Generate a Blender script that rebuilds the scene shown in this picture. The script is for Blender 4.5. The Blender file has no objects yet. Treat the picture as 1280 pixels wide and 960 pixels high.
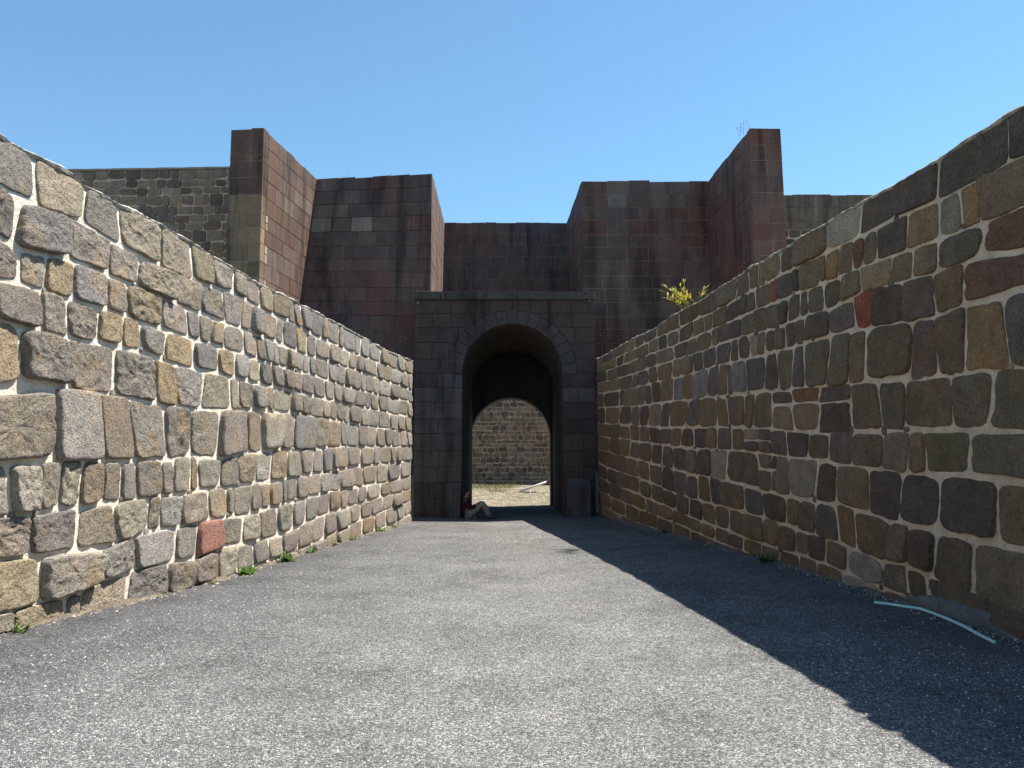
import bpy, math, random
import numpy as np
from mathutils import Vector, noise, Matrix
R = math.radians
rnd = random.Random(7)
scene = bpy.context.scene
col = scene.collection

# ------------------------------------------------------------------ camera, sky, sun, exposure
CAM_H, F, PITCH = 1.55, 1000.0, math.atan(0.1)          # focal length in pixels of a 1280 px wide picture
cam_d = bpy.data.cameras.new('camera'); cam_d.sensor_width = 36; cam_d.lens = 36 * F / 1280
cam_d.clip_start = 0.05; cam_d.clip_end = 5000
cam = bpy.data.objects.new('camera', cam_d); col.objects.link(cam)
cam.location = (0, 0, CAM_H); cam.rotation_euler = (R(90) + PITCH, 0, 0)
scene.camera = cam

SUN = Vector((0.482, 0.20, 1.0)).normalized()            # towards the sun
world = bpy.data.worlds.new('World'); scene.world = world; world.use_nodes = True
wn = world.node_tree.nodes; wl = world.node_tree.links
bg = wn['Background']
sky = wn.new('ShaderNodeTexSky'); sky.sky_type = 'NISHITA'; sky.sun_disc = False
sky.sun_elevation = math.asin(SUN.z); sky.sun_rotation = math.atan2(SUN.x, SUN.y)
sky.air_density = 1.0; sky.dust_density = 0.0; sky.ozone_density = 2.0; sky.altitude = 200
tint = wn.new('ShaderNodeMix'); tint.data_type = 'RGBA'; tint.blend_type = 'MULTIPLY'; tint.inputs['Factor'].default_value = 1
tint.inputs['B'].default_value = (.80, 1.02, 1.0, 1)      # clear tropical blue over the whole sky
wl.new(sky.outputs[0], tint.inputs['A']); wl.new(tint.outputs['Result'], bg.inputs[0]); bg.inputs[1].default_value = 0.091
sun_d = bpy.data.lights.new('sun', 'SUN'); sun_d.energy = 4.9; sun_d.angle = R(0.5); sun_d.color = (1.0, 0.95, 0.86)
sun = bpy.data.objects.new('sun', sun_d); col.objects.link(sun); sun.location = (20, 8, 40)
sun.rotation_euler = SUN.to_track_quat('Z', 'Y').to_euler()
vs = scene.view_settings; vs.view_transform = 'Standard'; vs.look = 'None'; vs.gamma = 1; vs.exposure = 1.15
vs.use_curve_mapping = False

# ------------------------------------------------------------------ measuring helpers (photograph pixels -> places on real surfaces)
CT, ST = math.cos(PITCH), math.sin(PITCH)
def slopes(px, py):
    dx, dv = px - 640.0, py - 480.0
    q = F * CT + dv * ST
    return dx / q, (-dv * CT + F * ST) / q               # X/Y and (z-cam)/Y
def at_z(px, py, z):
    a, b = slopes(px, py); Y = (z - CAM_H) / b
    return Vector((a * Y, Y, z))
def at_y(px, py, Y):
    a, b = slopes(px, py)
    return Vector((a * Y, Y, CAM_H + b * Y))
def to_px(p):
    Y = p[1]; z = p[2] - CAM_H
    d = Y * CT + z * ST; v = -Y * ST + z * CT
    return 640 + F * p[0] / d, 480 - F * v / d
def lerp(pts, x):
    if x <= pts[0][0]: (x0, y0), (x1, y1) = pts[0], pts[1]
    elif x >= pts[-1][0]: (x0, y0), (x1, y1) = pts[-2], pts[-1]
    else:
        for i in range(len(pts) - 1):
            if pts[i][0] <= x <= pts[i + 1][0]:
                (x0, y0), (x1, y1) = pts[i], pts[i + 1]; break
    return y0 + (y1 - y0) * (x - x0) / (x1 - x0)
def sstep(a, b, x):
    t = min(1, max(0, (x - a) / (b - a))); return t * t * (3 - 2 * t)
def ground_z(x, y):
    k = 1 - sstep(23, 29, y)
    if x > 0: return min(5, x) * (.013 + .022 * sstep(6, 12, y)) * k
    return (min(5, -x) / 4.3) ** 1.6 * (.14 * (1 - sstep(6.5, 11.5, y)) + .05 * sstep(14, 21, y)) * k

# ------------------------------------------------------------------ mesh helpers
def mesh_obj(name, verts, faces, mat, parent=None, color=None, smooth=False, loc=None):
    """color: one rgb, or one rgb per vertex."""
    me = bpy.data.meshes.new(name)
    me.from_pydata(verts, [], faces); me.update()
    if color is not None:
        at = me.color_attributes.new('Col', 'FLOAT_COLOR', 'POINT')
        n = len(verts)
        if isinstance(color[0], (int, float)): arr = np.tile(np.array([*color, 1.0], dtype=np.float32), n)
        else: arr = np.concatenate([np.array(color, dtype=np.float32), np.ones((n, 1), dtype=np.float32)], axis=1).ravel()
        at.data.foreach_set('color', arr)
    if smooth: me.polygons.foreach_set('use_smooth', [True] * len(me.polygons))
    me.materials.append(mat)
    o = bpy.data.objects.new(name, me); col.objects.link(o)
    if loc is not None: o.location = loc
    if parent is not None: o.parent = parent
    return o
def empty(name, label, cat, group=None, loc=(0, 0, 0)):
    o = bpy.data.objects.new(name, None); col.objects.link(o); o['kind'] = 'thing'; o.location = loc; o.empty_display_size = 0.2
    o['label'] = label; o['category'] = cat
    if group: o['group'] = group
    return o
def tag(o, label, cat, group=None):
    o['label'] = label; o['category'] = cat
    if group: o['group'] = group
    return o
class Soup:
    def __init__(s): s.v = []; s.f = []; s.c = []
    def add(s, v, f, c):
        b = len(s.v); s.v += [tuple(p) for p in v]; s.f += [tuple(i + b for i in q) for q in f]; s.c += [tuple(c)] * len(v)
    def build(s, name, mat, parent=None, smooth=False):
        return mesh_obj(name, s.v, s.f, mat, parent, s.c, smooth)
def box(x0, x1, y0, y1, z0, z1):
    v = [(x0, y0, z0), (x1, y0, z0), (x1, y1, z0), (x0, y1, z0), (x0, y0, z1), (x1, y0, z1), (x1, y1, z1), (x0, y1, z1)]
    return v, [(0, 3, 2, 1), (4, 5, 6, 7), (0, 1, 5, 4), (1, 2, 6, 5), (2, 3, 7, 6), (3, 0, 4, 7)]
def tube(pts, radii, n=10, cap=True):
    v, f = [], []
    pts = [Vector(p) for p in pts]
    ref = Vector((0.13, 0.21, 0.97))
    for i, p in enumerate(pts):
        d = (pts[min(i + 1, len(pts) - 1)] - pts[max(i - 1, 0)]).normalized()
        r = ref if abs(d.dot(ref)) < 0.95 else Vector((1, 0, 0))
        u = d.cross(r).normalized(); w = d.cross(u)
        rad = radii[i] if hasattr(radii, '__len__') else radii
        for k in range(n):
            a = 2 * math.pi * k / n
            v.append(tuple(p + (u * math.cos(a) + w * math.sin(a)) * rad))
    for i in range(len(pts) - 1):
        for k in range(n):
            f.append((i * n + k, i * n + (k + 1) % n, (i + 1) * n + (k + 1) % n, (i + 1) * n + k))
    if cap:
        f.append(tuple(range(n - 1, -1, -1))); b = (len(pts) - 1) * n; f.append(tuple(range(b, b + n)))
    return v, f

# ------------------------------------------------------------------ materials
class Mat:
    def __init__(s, name, rough=0.95, spec=0.25):
        s.m = bpy.data.materials.new(name); s.m.use_nodes = True
        s.n = s.m.node_tree.nodes; s.l = s.m.node_tree.links
        s.b = s.n['Principled BSDF']; s.b.inputs['Roughness'].default_value = rough
        s.b.inputs['Specular IOR Level'].default_value = spec
        s.pos = s.n.new('ShaderNodeNewGeometry').outputs['Position']
    def link(s, a, b): s.l.new(a, b)
    def vec(s, scale=(1, 1, 1)):
        m = s.n.new('ShaderNodeMapping'); m.inputs['Scale'].default_value = scale; s.link(s.pos, m.inputs[0]); return m.outputs[0]
    def noise(s, scale, detail=4, rough=0.6, vec=None, dist=0):
        t = s.n.new('ShaderNodeTexNoise'); t.inputs['Scale'].default_value = scale; t.inputs['Detail'].default_value = detail
        t.inputs['Roughness'].default_value = rough; t.inputs['Distortion'].default_value = dist
        s.link(vec if vec else s.pos, t.inputs['Vector']); return t.outputs[0]
    def voro(s, scale, feature='F1', vec=None, out='Distance', rand=1.0):
        t = s.n.new('ShaderNodeTexVoronoi'); t.feature = feature; t.inputs['Scale'].default_value = scale
        t.inputs['Randomness'].default_value = rand
        s.link(vec if vec else s.pos, t.inputs['Vector']); return t.outputs[out]
    def ramp(s, fac, stops):
        t = s.n.new('ShaderNodeValToRGB'); cr = t.color_ramp
        while len(cr.elements) < len(stops): cr.elements.new(0.5)
        for e, (p, c) in zip(cr.elements, stops):
            e.position = p; e.color = (*c, 1) if hasattr(c, '__len__') else (c, c, c, 1)
        s.link(fac, t.inputs[0]); return t.outputs[0]
    def mix(s, a, b, fac=1.0, mode='MULTIPLY'):
        t = s.n.new('ShaderNodeMix'); t.data_type = 'RGBA'; t.blend_type = mode
        for sock, val in ((t.inputs['Factor'], fac), (t.inputs['A'], a), (t.inputs['B'], b)):
            if hasattr(val, 'links') or hasattr(val, 'is_linked'): s.link(val, sock)
            elif isinstance(val, (int, float)): sock.default_value = val
            else: sock.default_value = (*val, 1)
        return t.outputs['Result']
    def math(s, op, a, b=None):
        t = s.n.new('ShaderNodeMath'); t.operation = op
        for i, val in enumerate((a, b)):
            if val is None: continue
            if hasattr(val, 'is_linked'): s.link(val, t.inputs[i])
            else: t.inputs[i].default_value = val
        return t.outputs[0]
    def attr(s, name='Col'):
        t = s.n.new('ShaderNodeAttribute'); t.attribute_name = name; return t.outputs['Color']
    def bump(s, h, strength, dist, prev=None):
        t = s.n.new('ShaderNodeBump'); t.inputs['Strength'].default_value = strength; t.inputs['Distance'].default_value = dist
        s.link(h, t.inputs['Height'])
        if prev: s.link(prev, t.inputs['Normal'])
        return t.outputs[0]
    def done(s, color=None, normal=None):
        if color is not None:
            if hasattr(color, 'is_linked'): s.link(color, s.b.inputs['Base Color'])
            else: s.b.inputs['Base Color'].default_value = (*color, 1)
        if normal is not None: s.link(normal, s.b.inputs['Normal'])
        return s.m

def mk_rubble(name, pit, lo, hi, mott=1.0):
    M = Mat(name)
    c = M.attr()
    c = M.mix(c, M.ramp(M.noise(4, 6, .7), [(.3, lo), (.7, hi)]))
    c = M.mix(c, M.ramp(M.noise(30, 5, .75), [(.33, .38), (.44, .95), (.62, 1.28)]), mott)
    c = M.mix(c, M.ramp(M.noise(90, 3, .7), [(.34, .70), (.56, 1.12)]), mott * .7)
    c = M.mix(c, M.ramp(M.voro(48), [(.10, .45), (.22, 1.0)]), mott * .75)      # shade inside the lava stone's gas holes, painted as dark spots
    warm = M.ramp(M.noise(2.3, 3, .6), [(.40, (.97, .98, 1.0)), (.55, (1, 1, 1)), (.70, (1.16, 1.0, .78))])
    c = M.mix(c, warm)
    pits = M.ramp(M.voro(34), [(.10, 0), (.42, 1)])
    h0 = M.noise(11, 3, .6); h1 = M.noise(32, 4, .7); h2 = M.noise(85, 3, .7)
    n = M.bump(h0, .8, .06 * pit); n = M.bump(h1, 1.0, .06 * pit, n); n = M.bump(pits, .8, .016 * pit, n); n = M.bump(h2, .9, .020 * pit, n)
    return M.done(c, n)
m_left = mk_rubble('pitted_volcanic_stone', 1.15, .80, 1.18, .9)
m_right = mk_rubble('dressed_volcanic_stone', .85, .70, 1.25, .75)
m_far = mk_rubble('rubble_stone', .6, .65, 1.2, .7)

def mk_mortar(name, base, dark):
    M = Mat(name)
    c = M.ramp(M.noise(4.5, 5, .65), [(.3, dark), (.62, base)])
    c = M.mix(c, M.ramp(M.noise(60, 3, .6), [(.3, .78), (.6, 1.06)]))
    n = M.bump(M.noise(18, 6, .65), .8, .03); n = M.bump(M.noise(120, 2, .6), .5, .004, n)
    return M.done(c, n)
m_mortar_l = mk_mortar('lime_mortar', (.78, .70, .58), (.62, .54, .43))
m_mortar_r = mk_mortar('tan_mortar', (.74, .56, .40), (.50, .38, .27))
m_mortar_f = mk_mortar('grey_mortar', (.33, .28, .22), (.19, .165, .135))
m_mortar_c = mk_mortar('curtain_wall_mortar', (.58, .435, .335), (.36, .27, .21))
m_tunnel = mk_mortar('dark_tunnel_plaster', (.075, .06, .06), (.04, .034, .034))  # very dark mottled tone for the tunnel lining
m_mortar_y = mk_mortar('courtyard_mortar', (.46, .40, .31), (.26, .22, .17))
m_mortar_a = mk_mortar('ashlar_joint_mortar', (.36, .28, .235), (.20, .155, .135))

def mk_ashlar():
    M = Mat('dressed_basalt_ashlar', .9)
    c = M.attr()
    c = M.mix(c, M.ramp(M.noise(2.2, 5, .65), [(.3, .80), (.7, 1.15)]))
    c = M.mix(c, M.ramp(M.noise(26, 4, .65), [(.3, .70), (.65, 1.2)]))
    streak = M.noise(1.0, 4, .6, M.vec((2.2, 2.2, .22)))
    c = M.mix(c, M.ramp(streak, [(.36, (.40, .41, .43)), (.50, (1, 1, 1)), (.62, (1, 1, 1)), (.72, (1.6, 1.6, 1.58))]), .85)
    n = M.bump(M.noise(14, 5, .6), .5, .02); n = M.bump(M.noise(70, 3, .6), .5, .006, n)
    return M.done(c, n)
m_ashlar = mk_ashlar()

def mk_road():
    M = Mat('worn_chip_seal_asphalt', .92)
    cellc = M.voro(95, out='Color'); cell = M.voro(95, 'DISTANCE_TO_EDGE')
    sep = M.n.new('ShaderNodeSeparateColor'); M.link(cellc, sep.inputs[0])
    chip = M.ramp(sep.outputs[0], [(.0, (.105, .103, .107)), (.35, (.185, .183, .184)), (.66, (.27, .267, .26)), (.92, (.50, .49, .465))])
    gap = M.ramp(cell, [(.015, .30), (.09, 1.0)])
    c = M.mix(chip, gap)
    # pale worn wheel path along the middle, dark unworn binder towards the walls
    sp = M.n.new('ShaderNodeSeparateXYZ'); M.link(M.pos, sp.inputs[0])
    xa = M.math('ADD', sp.outputs[0], M.math('MULTIPLY', M.math('SUBTRACT', M.noise(.6, 4, .6), .5), 2.4))
    xa = M.math('ABSOLUTE', M.math('SUBTRACT', xa, .3))
    wear = M.ramp(M.math('DIVIDE', xa, 5.0), [(.10, (1.14, 1.13, 1.11)), (.35, (1.0, 1.0, 1.0)), (.58, (.88, .88, .90)), (.88, (.56, .56, .60))])
    c = M.mix(c, wear)
    # colour darkens along the far stretch towards the gate
    ya = M.math('ADD', sp.outputs[1], M.math('MULTIPLY', M.math('SUBTRACT', M.noise(.35, 4, .6), .5), 6))
    c = M.mix(c, M.ramp(M.math('DIVIDE', ya, 24.0), [(.15, 1.06), (.34, .93), (.6, .78)]))
    c = M.mix(c, M.ramp(M.noise(.75, 7, .72), [(.34, .70), (.5, 1.0), (.66, 1.22)]))
    c = M.mix(c, M.ramp(M.noise(16, 5, .7), [(.3, .78), (.66, 1.18)]))
    n = M.bump(cell, 1.0, .022); n = M.bump(sep.outputs[1], .7, .008, n); n = M.bump(M.noise(7, 4, .6), .5, .02, n)
    return M.done(c, n)
m_road = mk_road()

def mk_plain(name, stops, scale, bumpd, rough=.95):
    M = Mat(name, rough)
    c = M.ramp(M.noise(scale, 6, .65), stops)
    c = M.mix(c, M.ramp(M.noise(scale * 14, 4, .7), [(.3, .7), (.66, 1.2)]))
    return M.done(c, M.bump(M.noise(scale * 8, 5, .65), .8, bumpd))
m_earth = mk_plain('dry_grassy_earth', [(.3, (.07, .075, .03)), (.7, (.19, .15, .09))], .5, .08)
m_yard = mk_plain('pale_courtyard_gravel', [(.3, (.13, .118, .095)), (.7, (.27, .245, .195))], 1.6, .06)
def mk_yard():
    M = Mat('cobbled_courtyard')
    e = M.voro(6.5, 'DISTANCE_TO_EDGE'); sep = M.n.new('ShaderNodeSeparateColor'); M.link(M.voro(6.5, out='Color'), sep.inputs[0])
    c = M.ramp(sep.outputs[0], [(.0, (.13, .115, .09)), (.6, (.22, .195, .155)), (1, (.34, .30, .24))])
    c = M.mix(c, M.ramp(e, [(.02, .4), (.10, 1.0)]))
    c = M.mix(c, M.ramp(M.noise(.9, 5, .7), [(.36, (.82, .84, .66)), (.56, (1.05, 1.0, .95))]))
    return M.done(c, M.bump(e, 1.0, .05))
m_yard = mk_yard()
m_concrete = mk_plain('stained_concrete', [(.3, (.10, .10, .10)), (.7, (.19, .18, .17))], 2.5, .02)
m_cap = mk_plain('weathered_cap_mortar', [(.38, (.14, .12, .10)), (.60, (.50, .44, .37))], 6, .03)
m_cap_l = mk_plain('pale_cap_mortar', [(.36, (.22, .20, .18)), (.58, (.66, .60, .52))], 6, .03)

def mk_attr(name, rough=.6, trans=0.0, spec=.3, var=.25):
    M = Mat(name, rough, spec)
    c = M.mix(M.attr(), M.ramp(M.noise(30, 3, .6), [(.3, 1 - var), (.7, 1 + var)]))
    M.done(c)
    if trans:
        t = M.n.new('ShaderNodeBsdfTranslucent'); M.link(c, t.inputs[0])
        ms = M.n.new('ShaderNodeMixShader'); ms.inputs[0].default_value = trans
        M.link(M.b.outputs[0], ms.inputs[1]); M.link(t.outputs[0], ms.inputs[2])
        M.link(ms.outputs[0], M.n['Material Output'].inputs['Surface'])
    return M.m
m_leaf = mk_attr('leaf', .55, .35)
m_cloth = mk_attr('woven_cloth', .9, 0, .1)
m_skin = mk_attr('skin', .55, 0, .3, .08)
m_paint = mk_attr('weathered_paint', .55, 0, .4, .12)
m_hose = mk_attr('sun_bleached_hose_rubber', .5, 0, .4, .15)

# ------------------------------------------------------------------ the ground
v, f = [], []
for (x, y) in ((-3000, -3000), (3000, -3000), (3000, 3000), (-3000, 3000)): v.append((x, y, -.45))
g = mesh_obj('ground', v, [(0, 1, 2, 3)], m_earth); g['kind'] = 'structure'
xs = np.linspace(-5.4, 5.4, 73); ys = np.linspace(-4, 29.6, 225)
v = [(x, y, ground_z(x, y) + .010 * noise.noise(Vector((x * .9, y * .9, 0))) + .004 * noise.noise(Vector((x * 4, y * 4, 3)))) for y in ys for x in xs]
nx = len(xs)
f = [(j * nx + i, j * nx + i + 1, (j + 1) * nx + i + 1, (j + 1) * nx + i) for j in range(len(ys) - 1) for i in range(nx - 1)]
o = mesh_obj('road', v, f, m_road, smooth=True); o['kind'] = 'structure'
def yard_z(x, y):
    return .004 + .5 * sstep(31, 42, y) + .03 * noise.noise(Vector((x * .7, y * .7, 1)))
xs = np.linspace(-14, 14, 60); ys = np.linspace(29.5, 46, 50); nx = len(xs)
v = [(x, y, yard_z(x, y)) for y in ys for x in xs]
f = [(j * nx + i, j * nx + i + 1, (j + 1) * nx + i + 1, (j + 1) * nx + i) for j in range(len(ys) - 1) for i in range(nx - 1)]
o = mesh_obj('courtyard', v, f, m_yard, smooth=True); o['kind'] = 'structure'

# loose chips lying on the road
S = Soup()
for i in range(22000):
    y = 2.2 + 16 * rnd.random() ** 1.9; half = 4.4 - .1 * y
    x = rnd.uniform(-half, half); r = rnd.uniform(.004, .010)
    z = ground_z(x, y) + .010 * noise.noise(Vector((x * .9, y * .9, 0))) + .004 * noise.noise(Vector((x * 4, y * 4, 3)))
    a = rnd.uniform(0, 6.3); ca, sa = math.cos(a), math.sin(a)
    pts = []
    for (u, w, h) in ((1, .1, 0), (.1, .8, 0), (-.9, .2, 0), (-.1, -.9, 0), (.15, .1, .8)):
        u *= r * rnd.uniform(.8, 1.2); w *= r * rnd.uniform(.8, 1.2)
        pts.append((x + u * ca - w * sa, y + u * sa + w * ca, z + h * r + .0005))
    k = rnd.choice((.12, .2, .3, .45, .55)); c = (k, k * .97, k * .92)
    S.add(pts, [(0, 1, 4), (1, 2, 4), (2, 3, 4), (3, 0, 4)], c)
o = S.build('gravel', m_paint); o['kind'] = 'stuff'; o['label'] = 'loose pale stone chips scattered over the asphalt ramp'; o['category'] = 'gravel'

# ------------------------------------------------------------------ rubble ramp walls
class RampWall:
    """a vertical wall surface over a smooth plan curve X(Y); side=-1 left of the ramp, +1 right"""
    def __init__(s, coef, y0, y1, side):
        s.side = side
        Y = np.linspace(y0, y1, 600); X = np.polyval(coef, Y)
        d = np.hypot(np.diff(X), np.diff(Y)); s.S = np.concatenate([[0], np.cumsum(d)]); s.X = X; s.Y = Y
        t = np.gradient(X, Y); ln = np.hypot(t, 1)
        s.NX = -side / ln; s.NY = side * t / ln
        m = Y > .8; s.rs = (X[m] / Y[m]); s.rS = s.S[m]; s.rY = Y[m]
        if s.rs[0] > s.rs[-1]: s.rs, s.rS, s.rY = s.rs[::-1], s.rS[::-1], s.rY[::-1]
    def hit(s, px, py):
        a, b = slopes(px, py)
        return float(np.interp(a, s.rs, s.rS)), CAM_H + b * float(np.interp(a, s.rs, s.rY))
    def pt(s, S, z, d=0.0):
        x = float(np.interp(S, s.S, s.X)); y = float(np.interp(S, s.S, s.Y))
        return Vector((x + d * float(np.interp(S, s.S, s.NX)), y + d * float(np.interp(S, s.S, s.NY)), z))
    def s_at(s, y): return float(np.interp(y, s.Y, s.S))

def stone_mesh(surf, quad, gap, proud, power, rough, n, rings, tilt=(0, 0), wob=.035, seed=0, gx_=1.0):
    """quad: (s,z) corners bl, br, tr, tl -> local verts around a centre, faces, centre"""
    q = [Vector(p) for p in quad]
    w = ((q[1] - q[0]).length + (q[2] - q[3]).length) / 2; h = ((q[3] - q[0]).length + (q[2] - q[1]).length) / 2
    kx = max(.3, 1 - gx_ * gap / max(w, .02)); kz = max(.3, 1 - 1.15 * gap / max(h, .02))
    out = []
    for i in range(n):
        a = 2 * math.pi * (i + .5) / n
        c, s_ = math.cos(a), math.sin(a)
        r = (abs(c) ** power + abs(s_) ** power) ** (-1 / power)
        r *= 1 + wob * (noise.noise(Vector((c * 1.5 + seed * 3.1, s_ * 1.5, seed * 1.3))) * 1.4 + .7 * noise.noise(Vector((c * 4 + seed, s_ * 4, seed * 2.3))) + (.5 * noise.noise(Vector((c * 9 + seed, s_ * 9, seed * 1.9))) if n > 16 else 0))
        u = min(1.04, max(-1.04, c * r)) * kx; t = min(1.04, max(-1.04, s_ * r)) * kz
        U, T = (u + 1) / 2, (t + 1) / 2
        out.append(q[0] * (1 - U) * (1 - T) + q[1] * U * (1 - T) + q[2] * U * T + q[3] * (1 - U) * T)
    cen = sum(out, Vector((0, 0))) / n
    C = surf(cen.x, cen.y, 0)
    verts, faces = [], []
    def dep(p, base):
        d = base * proud
        if base > .2:
            d += rough * base * (.9 * noise.noise(Vector((p.x * 6 + seed, p.y * 6, seed * .7))) + .7 * noise.noise(Vector((p.x * 15, p.y * 15, seed))) + .6 * noise.noise(Vector((p.x * 34, p.y * 34, seed))))
            d += tilt[0] * (p.x - cen.x) + tilt[1] * (p.y - cen.y)
        return max(d, -.06) if base <= 0 else max(d, .014 * base)
    for (sc, base) in rings:
        for p in out:
            pp = cen + (p - cen) * sc
            verts.append(tuple(surf(pp.x, pp.y, dep(pp, base)) - C))
    for k in range(len(rings) - 1):
        for i in range(n):
            faces.append((k * n + i, k * n + (i + 1) % n, (k + 1) * n + (i + 1) % n, (k + 1) * n + i))
    verts.append(tuple(surf(cen.x, cen.y, dep(cen, 1.0)) - C)); b = (len(rings) - 1) * n; e = len(verts) - 1
    for i in range(n): faces.append((b + i, b + (i + 1) % n, e))
    return verts, faces, C
RX = [(1.0, -.9), (1.0, .45), (.982, .80), (.95, .97), (.87, 1.0), (.74, 1.0), (.62, 1.0), (.5, 1.0), (.37, 1.0), (.24, 1.0), (.12, 1.0)]
RB = [(1.0, -.9), (1.0, .45), (.975, .80), (.93, .98), (.74, 1.0), (.5, 1.0), (.25, 1.0)]
RS = [(1.0, -.9), (1.0, .4), (.95, .85), (.8, 1.0)]

def flip(faces): return [tuple(reversed(q)) for q in faces]

def ramp_wall_stones(W, parent, cells, mat, opts):
    """cells: list of dict(quad, color, px size). 300 largest are parts, the rest one joined part."""
    cells.sort(key=lambda c: -c['size'])
    S = Soup()
    for i, c in enumerate(cells):
        big = c['size'] > 24
        n, rings = (44, RX) if c['size'] > 38 and not c.get('stuff') else ((20, RB) if big else (12, RS))
        lo, hi = opts['proud']; pr = c.get('proud', rnd.uniform(lo, hi) * (1.9 if rnd.random() < .18 else 1))
        rg = opts['rough'] * c.get('rough', rnd.uniform(.5, 2.1))
        til = (rnd.uniform(-.06, .06), rnd.uniform(-.06, .06)) if not c.get('flat') else (0, 0)
        v, f, C = stone_mesh(W.pt, c['quad'], c.get('gap', rnd.uniform(*opts['gap']) * (.75 if c['size'] < 18 else 1)), pr, c.get('power', rnd.uniform(*opts['power'])), rg, n, rings, til, opts['wob'] if not c.get('flat') else .01, rnd.uniform(0, 99), opts['gx'])
        if W.side > 0: f = flip(f)
        if i < 300 and not c.get('stuff'):
            mesh_obj('stone', v, f, mat, parent, c['color'], True, C)
        else:
            S.add([Vector(p) + C for p in v], f, c['color'])
    if S.v:
        o = S.build('small_stones', mat, parent, True); o['kind'] = 'stuff'

def trace_cells(W, bounds, joints, x_lo, x_hi, pal, over, splits=(), ovk=1.0):
    cells = []
    for k in range(len(joints)):
        J = joints[k]; lo, hi = x_lo[k], x_hi[k]
        xs = [lo] + [j for j in J if lo + 4 < j < hi - 4] + [hi]
        top, bot = bounds[k], bounds[k + 1]
        # joint corners shared by neighbours, with a little lean of their own
        cor = []
        for x in xs:
            lean = rnd.uniform(-.06, .06) * max(4, lerp(bot, x) - lerp(top, x))
            cor.append((x + lean, x - lean))
        for i in range(len(xs) - 1):
            (ta, ba), (tb, bb) = cor[i], cor[i + 1]
            yt0, yt1 = lerp(top, ta), lerp(top, tb); yb0, yb1 = lerp(bot, ba), lerp(bot, bb)
            hh = (yb0 + yb1 - yt0 - yt1) / 2
            if hh < 5: continue
            j = lambda: rnd.uniform(-.035, .035) * hh
            jt = j() if k > 0 else 0; jb = j()
            yt0 += jt; yt1 += jt + (j() if k > 0 else 0) * .6; yb0 += jb; yb1 += jb
            parts = [(0, 1)]
            for (sx0, sx1, sk, fr) in splits:
                if sk == k and sx0 < (xs[i] + xs[i + 1]) / 2 < sx1: parts = [(0, fr), (fr, 1)]
            for (fa, fb) in parts:
                pa0, pa1 = yt0 + (yb0 - yt0) * fa, yt1 + (yb1 - yt1) * fa
                pb0, pb1 = yt0 + (yb0 - yt0) * fb, yt1 + (yb1 - yt1) * fb
                quad = [W.hit(ba, pb0), W.hit(bb, pb1), W.hit(tb, pa1), W.hit(ta, pa0)]
                qc = [sum(q[0] for q in quad) / 4, sum(q[1] for q in quad) / 4]
                if not any(xs[i] - 1 <= ov[0] <= xs[i + 1] + 1 and min(pa0, pa1) <= ov[1] <= max(pb0, pb1) and len(ov) > 3 and ov[3].get('flat') for ov in over):
                    quad = [(q[0] + (qc[0] - q[0]) * rnd.uniform(-.01, .045), q[1] + (qc[1] - q[1]) * (rnd.uniform(-.02, .055) if k or n_ < 2 else 0)) for n_, q in enumerate(quad)]
                cx, cy = (ta + tb + ba + bb) / 4, (pa0 + pa1 + pb0 + pb1) / 4
                w = xs[i + 1] - xs[i]
                c = dict(quad=quad, color=pick(pal), size=math.sqrt(max(1, w * (pb0 + pb1 - pa0 - pa1) / 2)))
                for ov in over:
                    if xs[i] - 1 <= ov[0] <= xs[i + 1] + 1 and min(pa0, pa1) <= ov[1] <= max(pb0, pb1):
                        c['color'] = tuple(q * ovk * w_ for q, w_ in zip(ov[2], (1.2, .96, .76) if W.side > 0 else (1.05, 1.0, .91)))
                        if W.side > 0 and ov[2][0] < 2 * ov[2][1]: c['color'] = tuple(.75 * a + .25 * b for a, b in zip(c['color'], (.195, .152, .110)))
                        if W.side < 0 and ov[2][0] < 1.8 * ov[2][1]: c['color'] = tuple(.6 * a + .4 * b for a, b in zip(c['color'], (.395, .345, .288)))
                        if len(ov) > 3: c.update(ov[3])
                cells.append(c)
    return cells
PAL_MUTE = [None, None]
PAL_COURT = [(4, (.20,.155,.122)), (3, (.14,.112,.094)), (3, (.24,.185,.142))]
def filler(W, cells, pal, n, lo, hi):
    out = []
    big = [c for c in cells if c['size'] > 14 and not c.get('stuff')]
    for i in range(n):
        c = rnd.choice(big); q = c['quad'][rnd.randrange(2)]
        w, h = rnd.uniform(lo, hi), rnd.uniform(lo, hi) * .8
        s0, z0 = q[0] + rnd.uniform(-.03, .03), q[1] + rnd.uniform(-.02, .03)
        out.append(dict(quad=[(s0 - w / 2, z0 - h / 2), (s0 + w / 2, z0 - h / 2), (s0 + w / 2, z0 + h / 2), (s0 - w / 2, z0 + h / 2)], color=pick(pal), size=5, stuff=True, gap=.004, power=rnd.uniform(2.5, 5), proud=rnd.uniform(.012, .02), rough=.2))
    return out
def pick(pal):
    t = rnd.random() * sum(p[0] for p in pal)
    for p in pal:
        t -= p[0]
        if t <= 0: break
    k = rnd.uniform(.82, 1.18) if pal is not PAL_COURT else rnd.uniform(.7, 1.3)
    base = p[1]
    if pal is PAL_MUTE[0]: base = tuple(.52 * a + .48 * b for a, b in zip(base, (.395, .345, .288)))
    if pal is PAL_MUTE[1]: base = tuple((.72 * a + .28 * b) * w_ for a, b, w_ in zip(base, (.195, .152, .110), (1.28, 1.11, .98)))
    return tuple(min(.8, max(.01, ch * k * rnd.uniform(.97, 1.03))) for ch in base)

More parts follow.
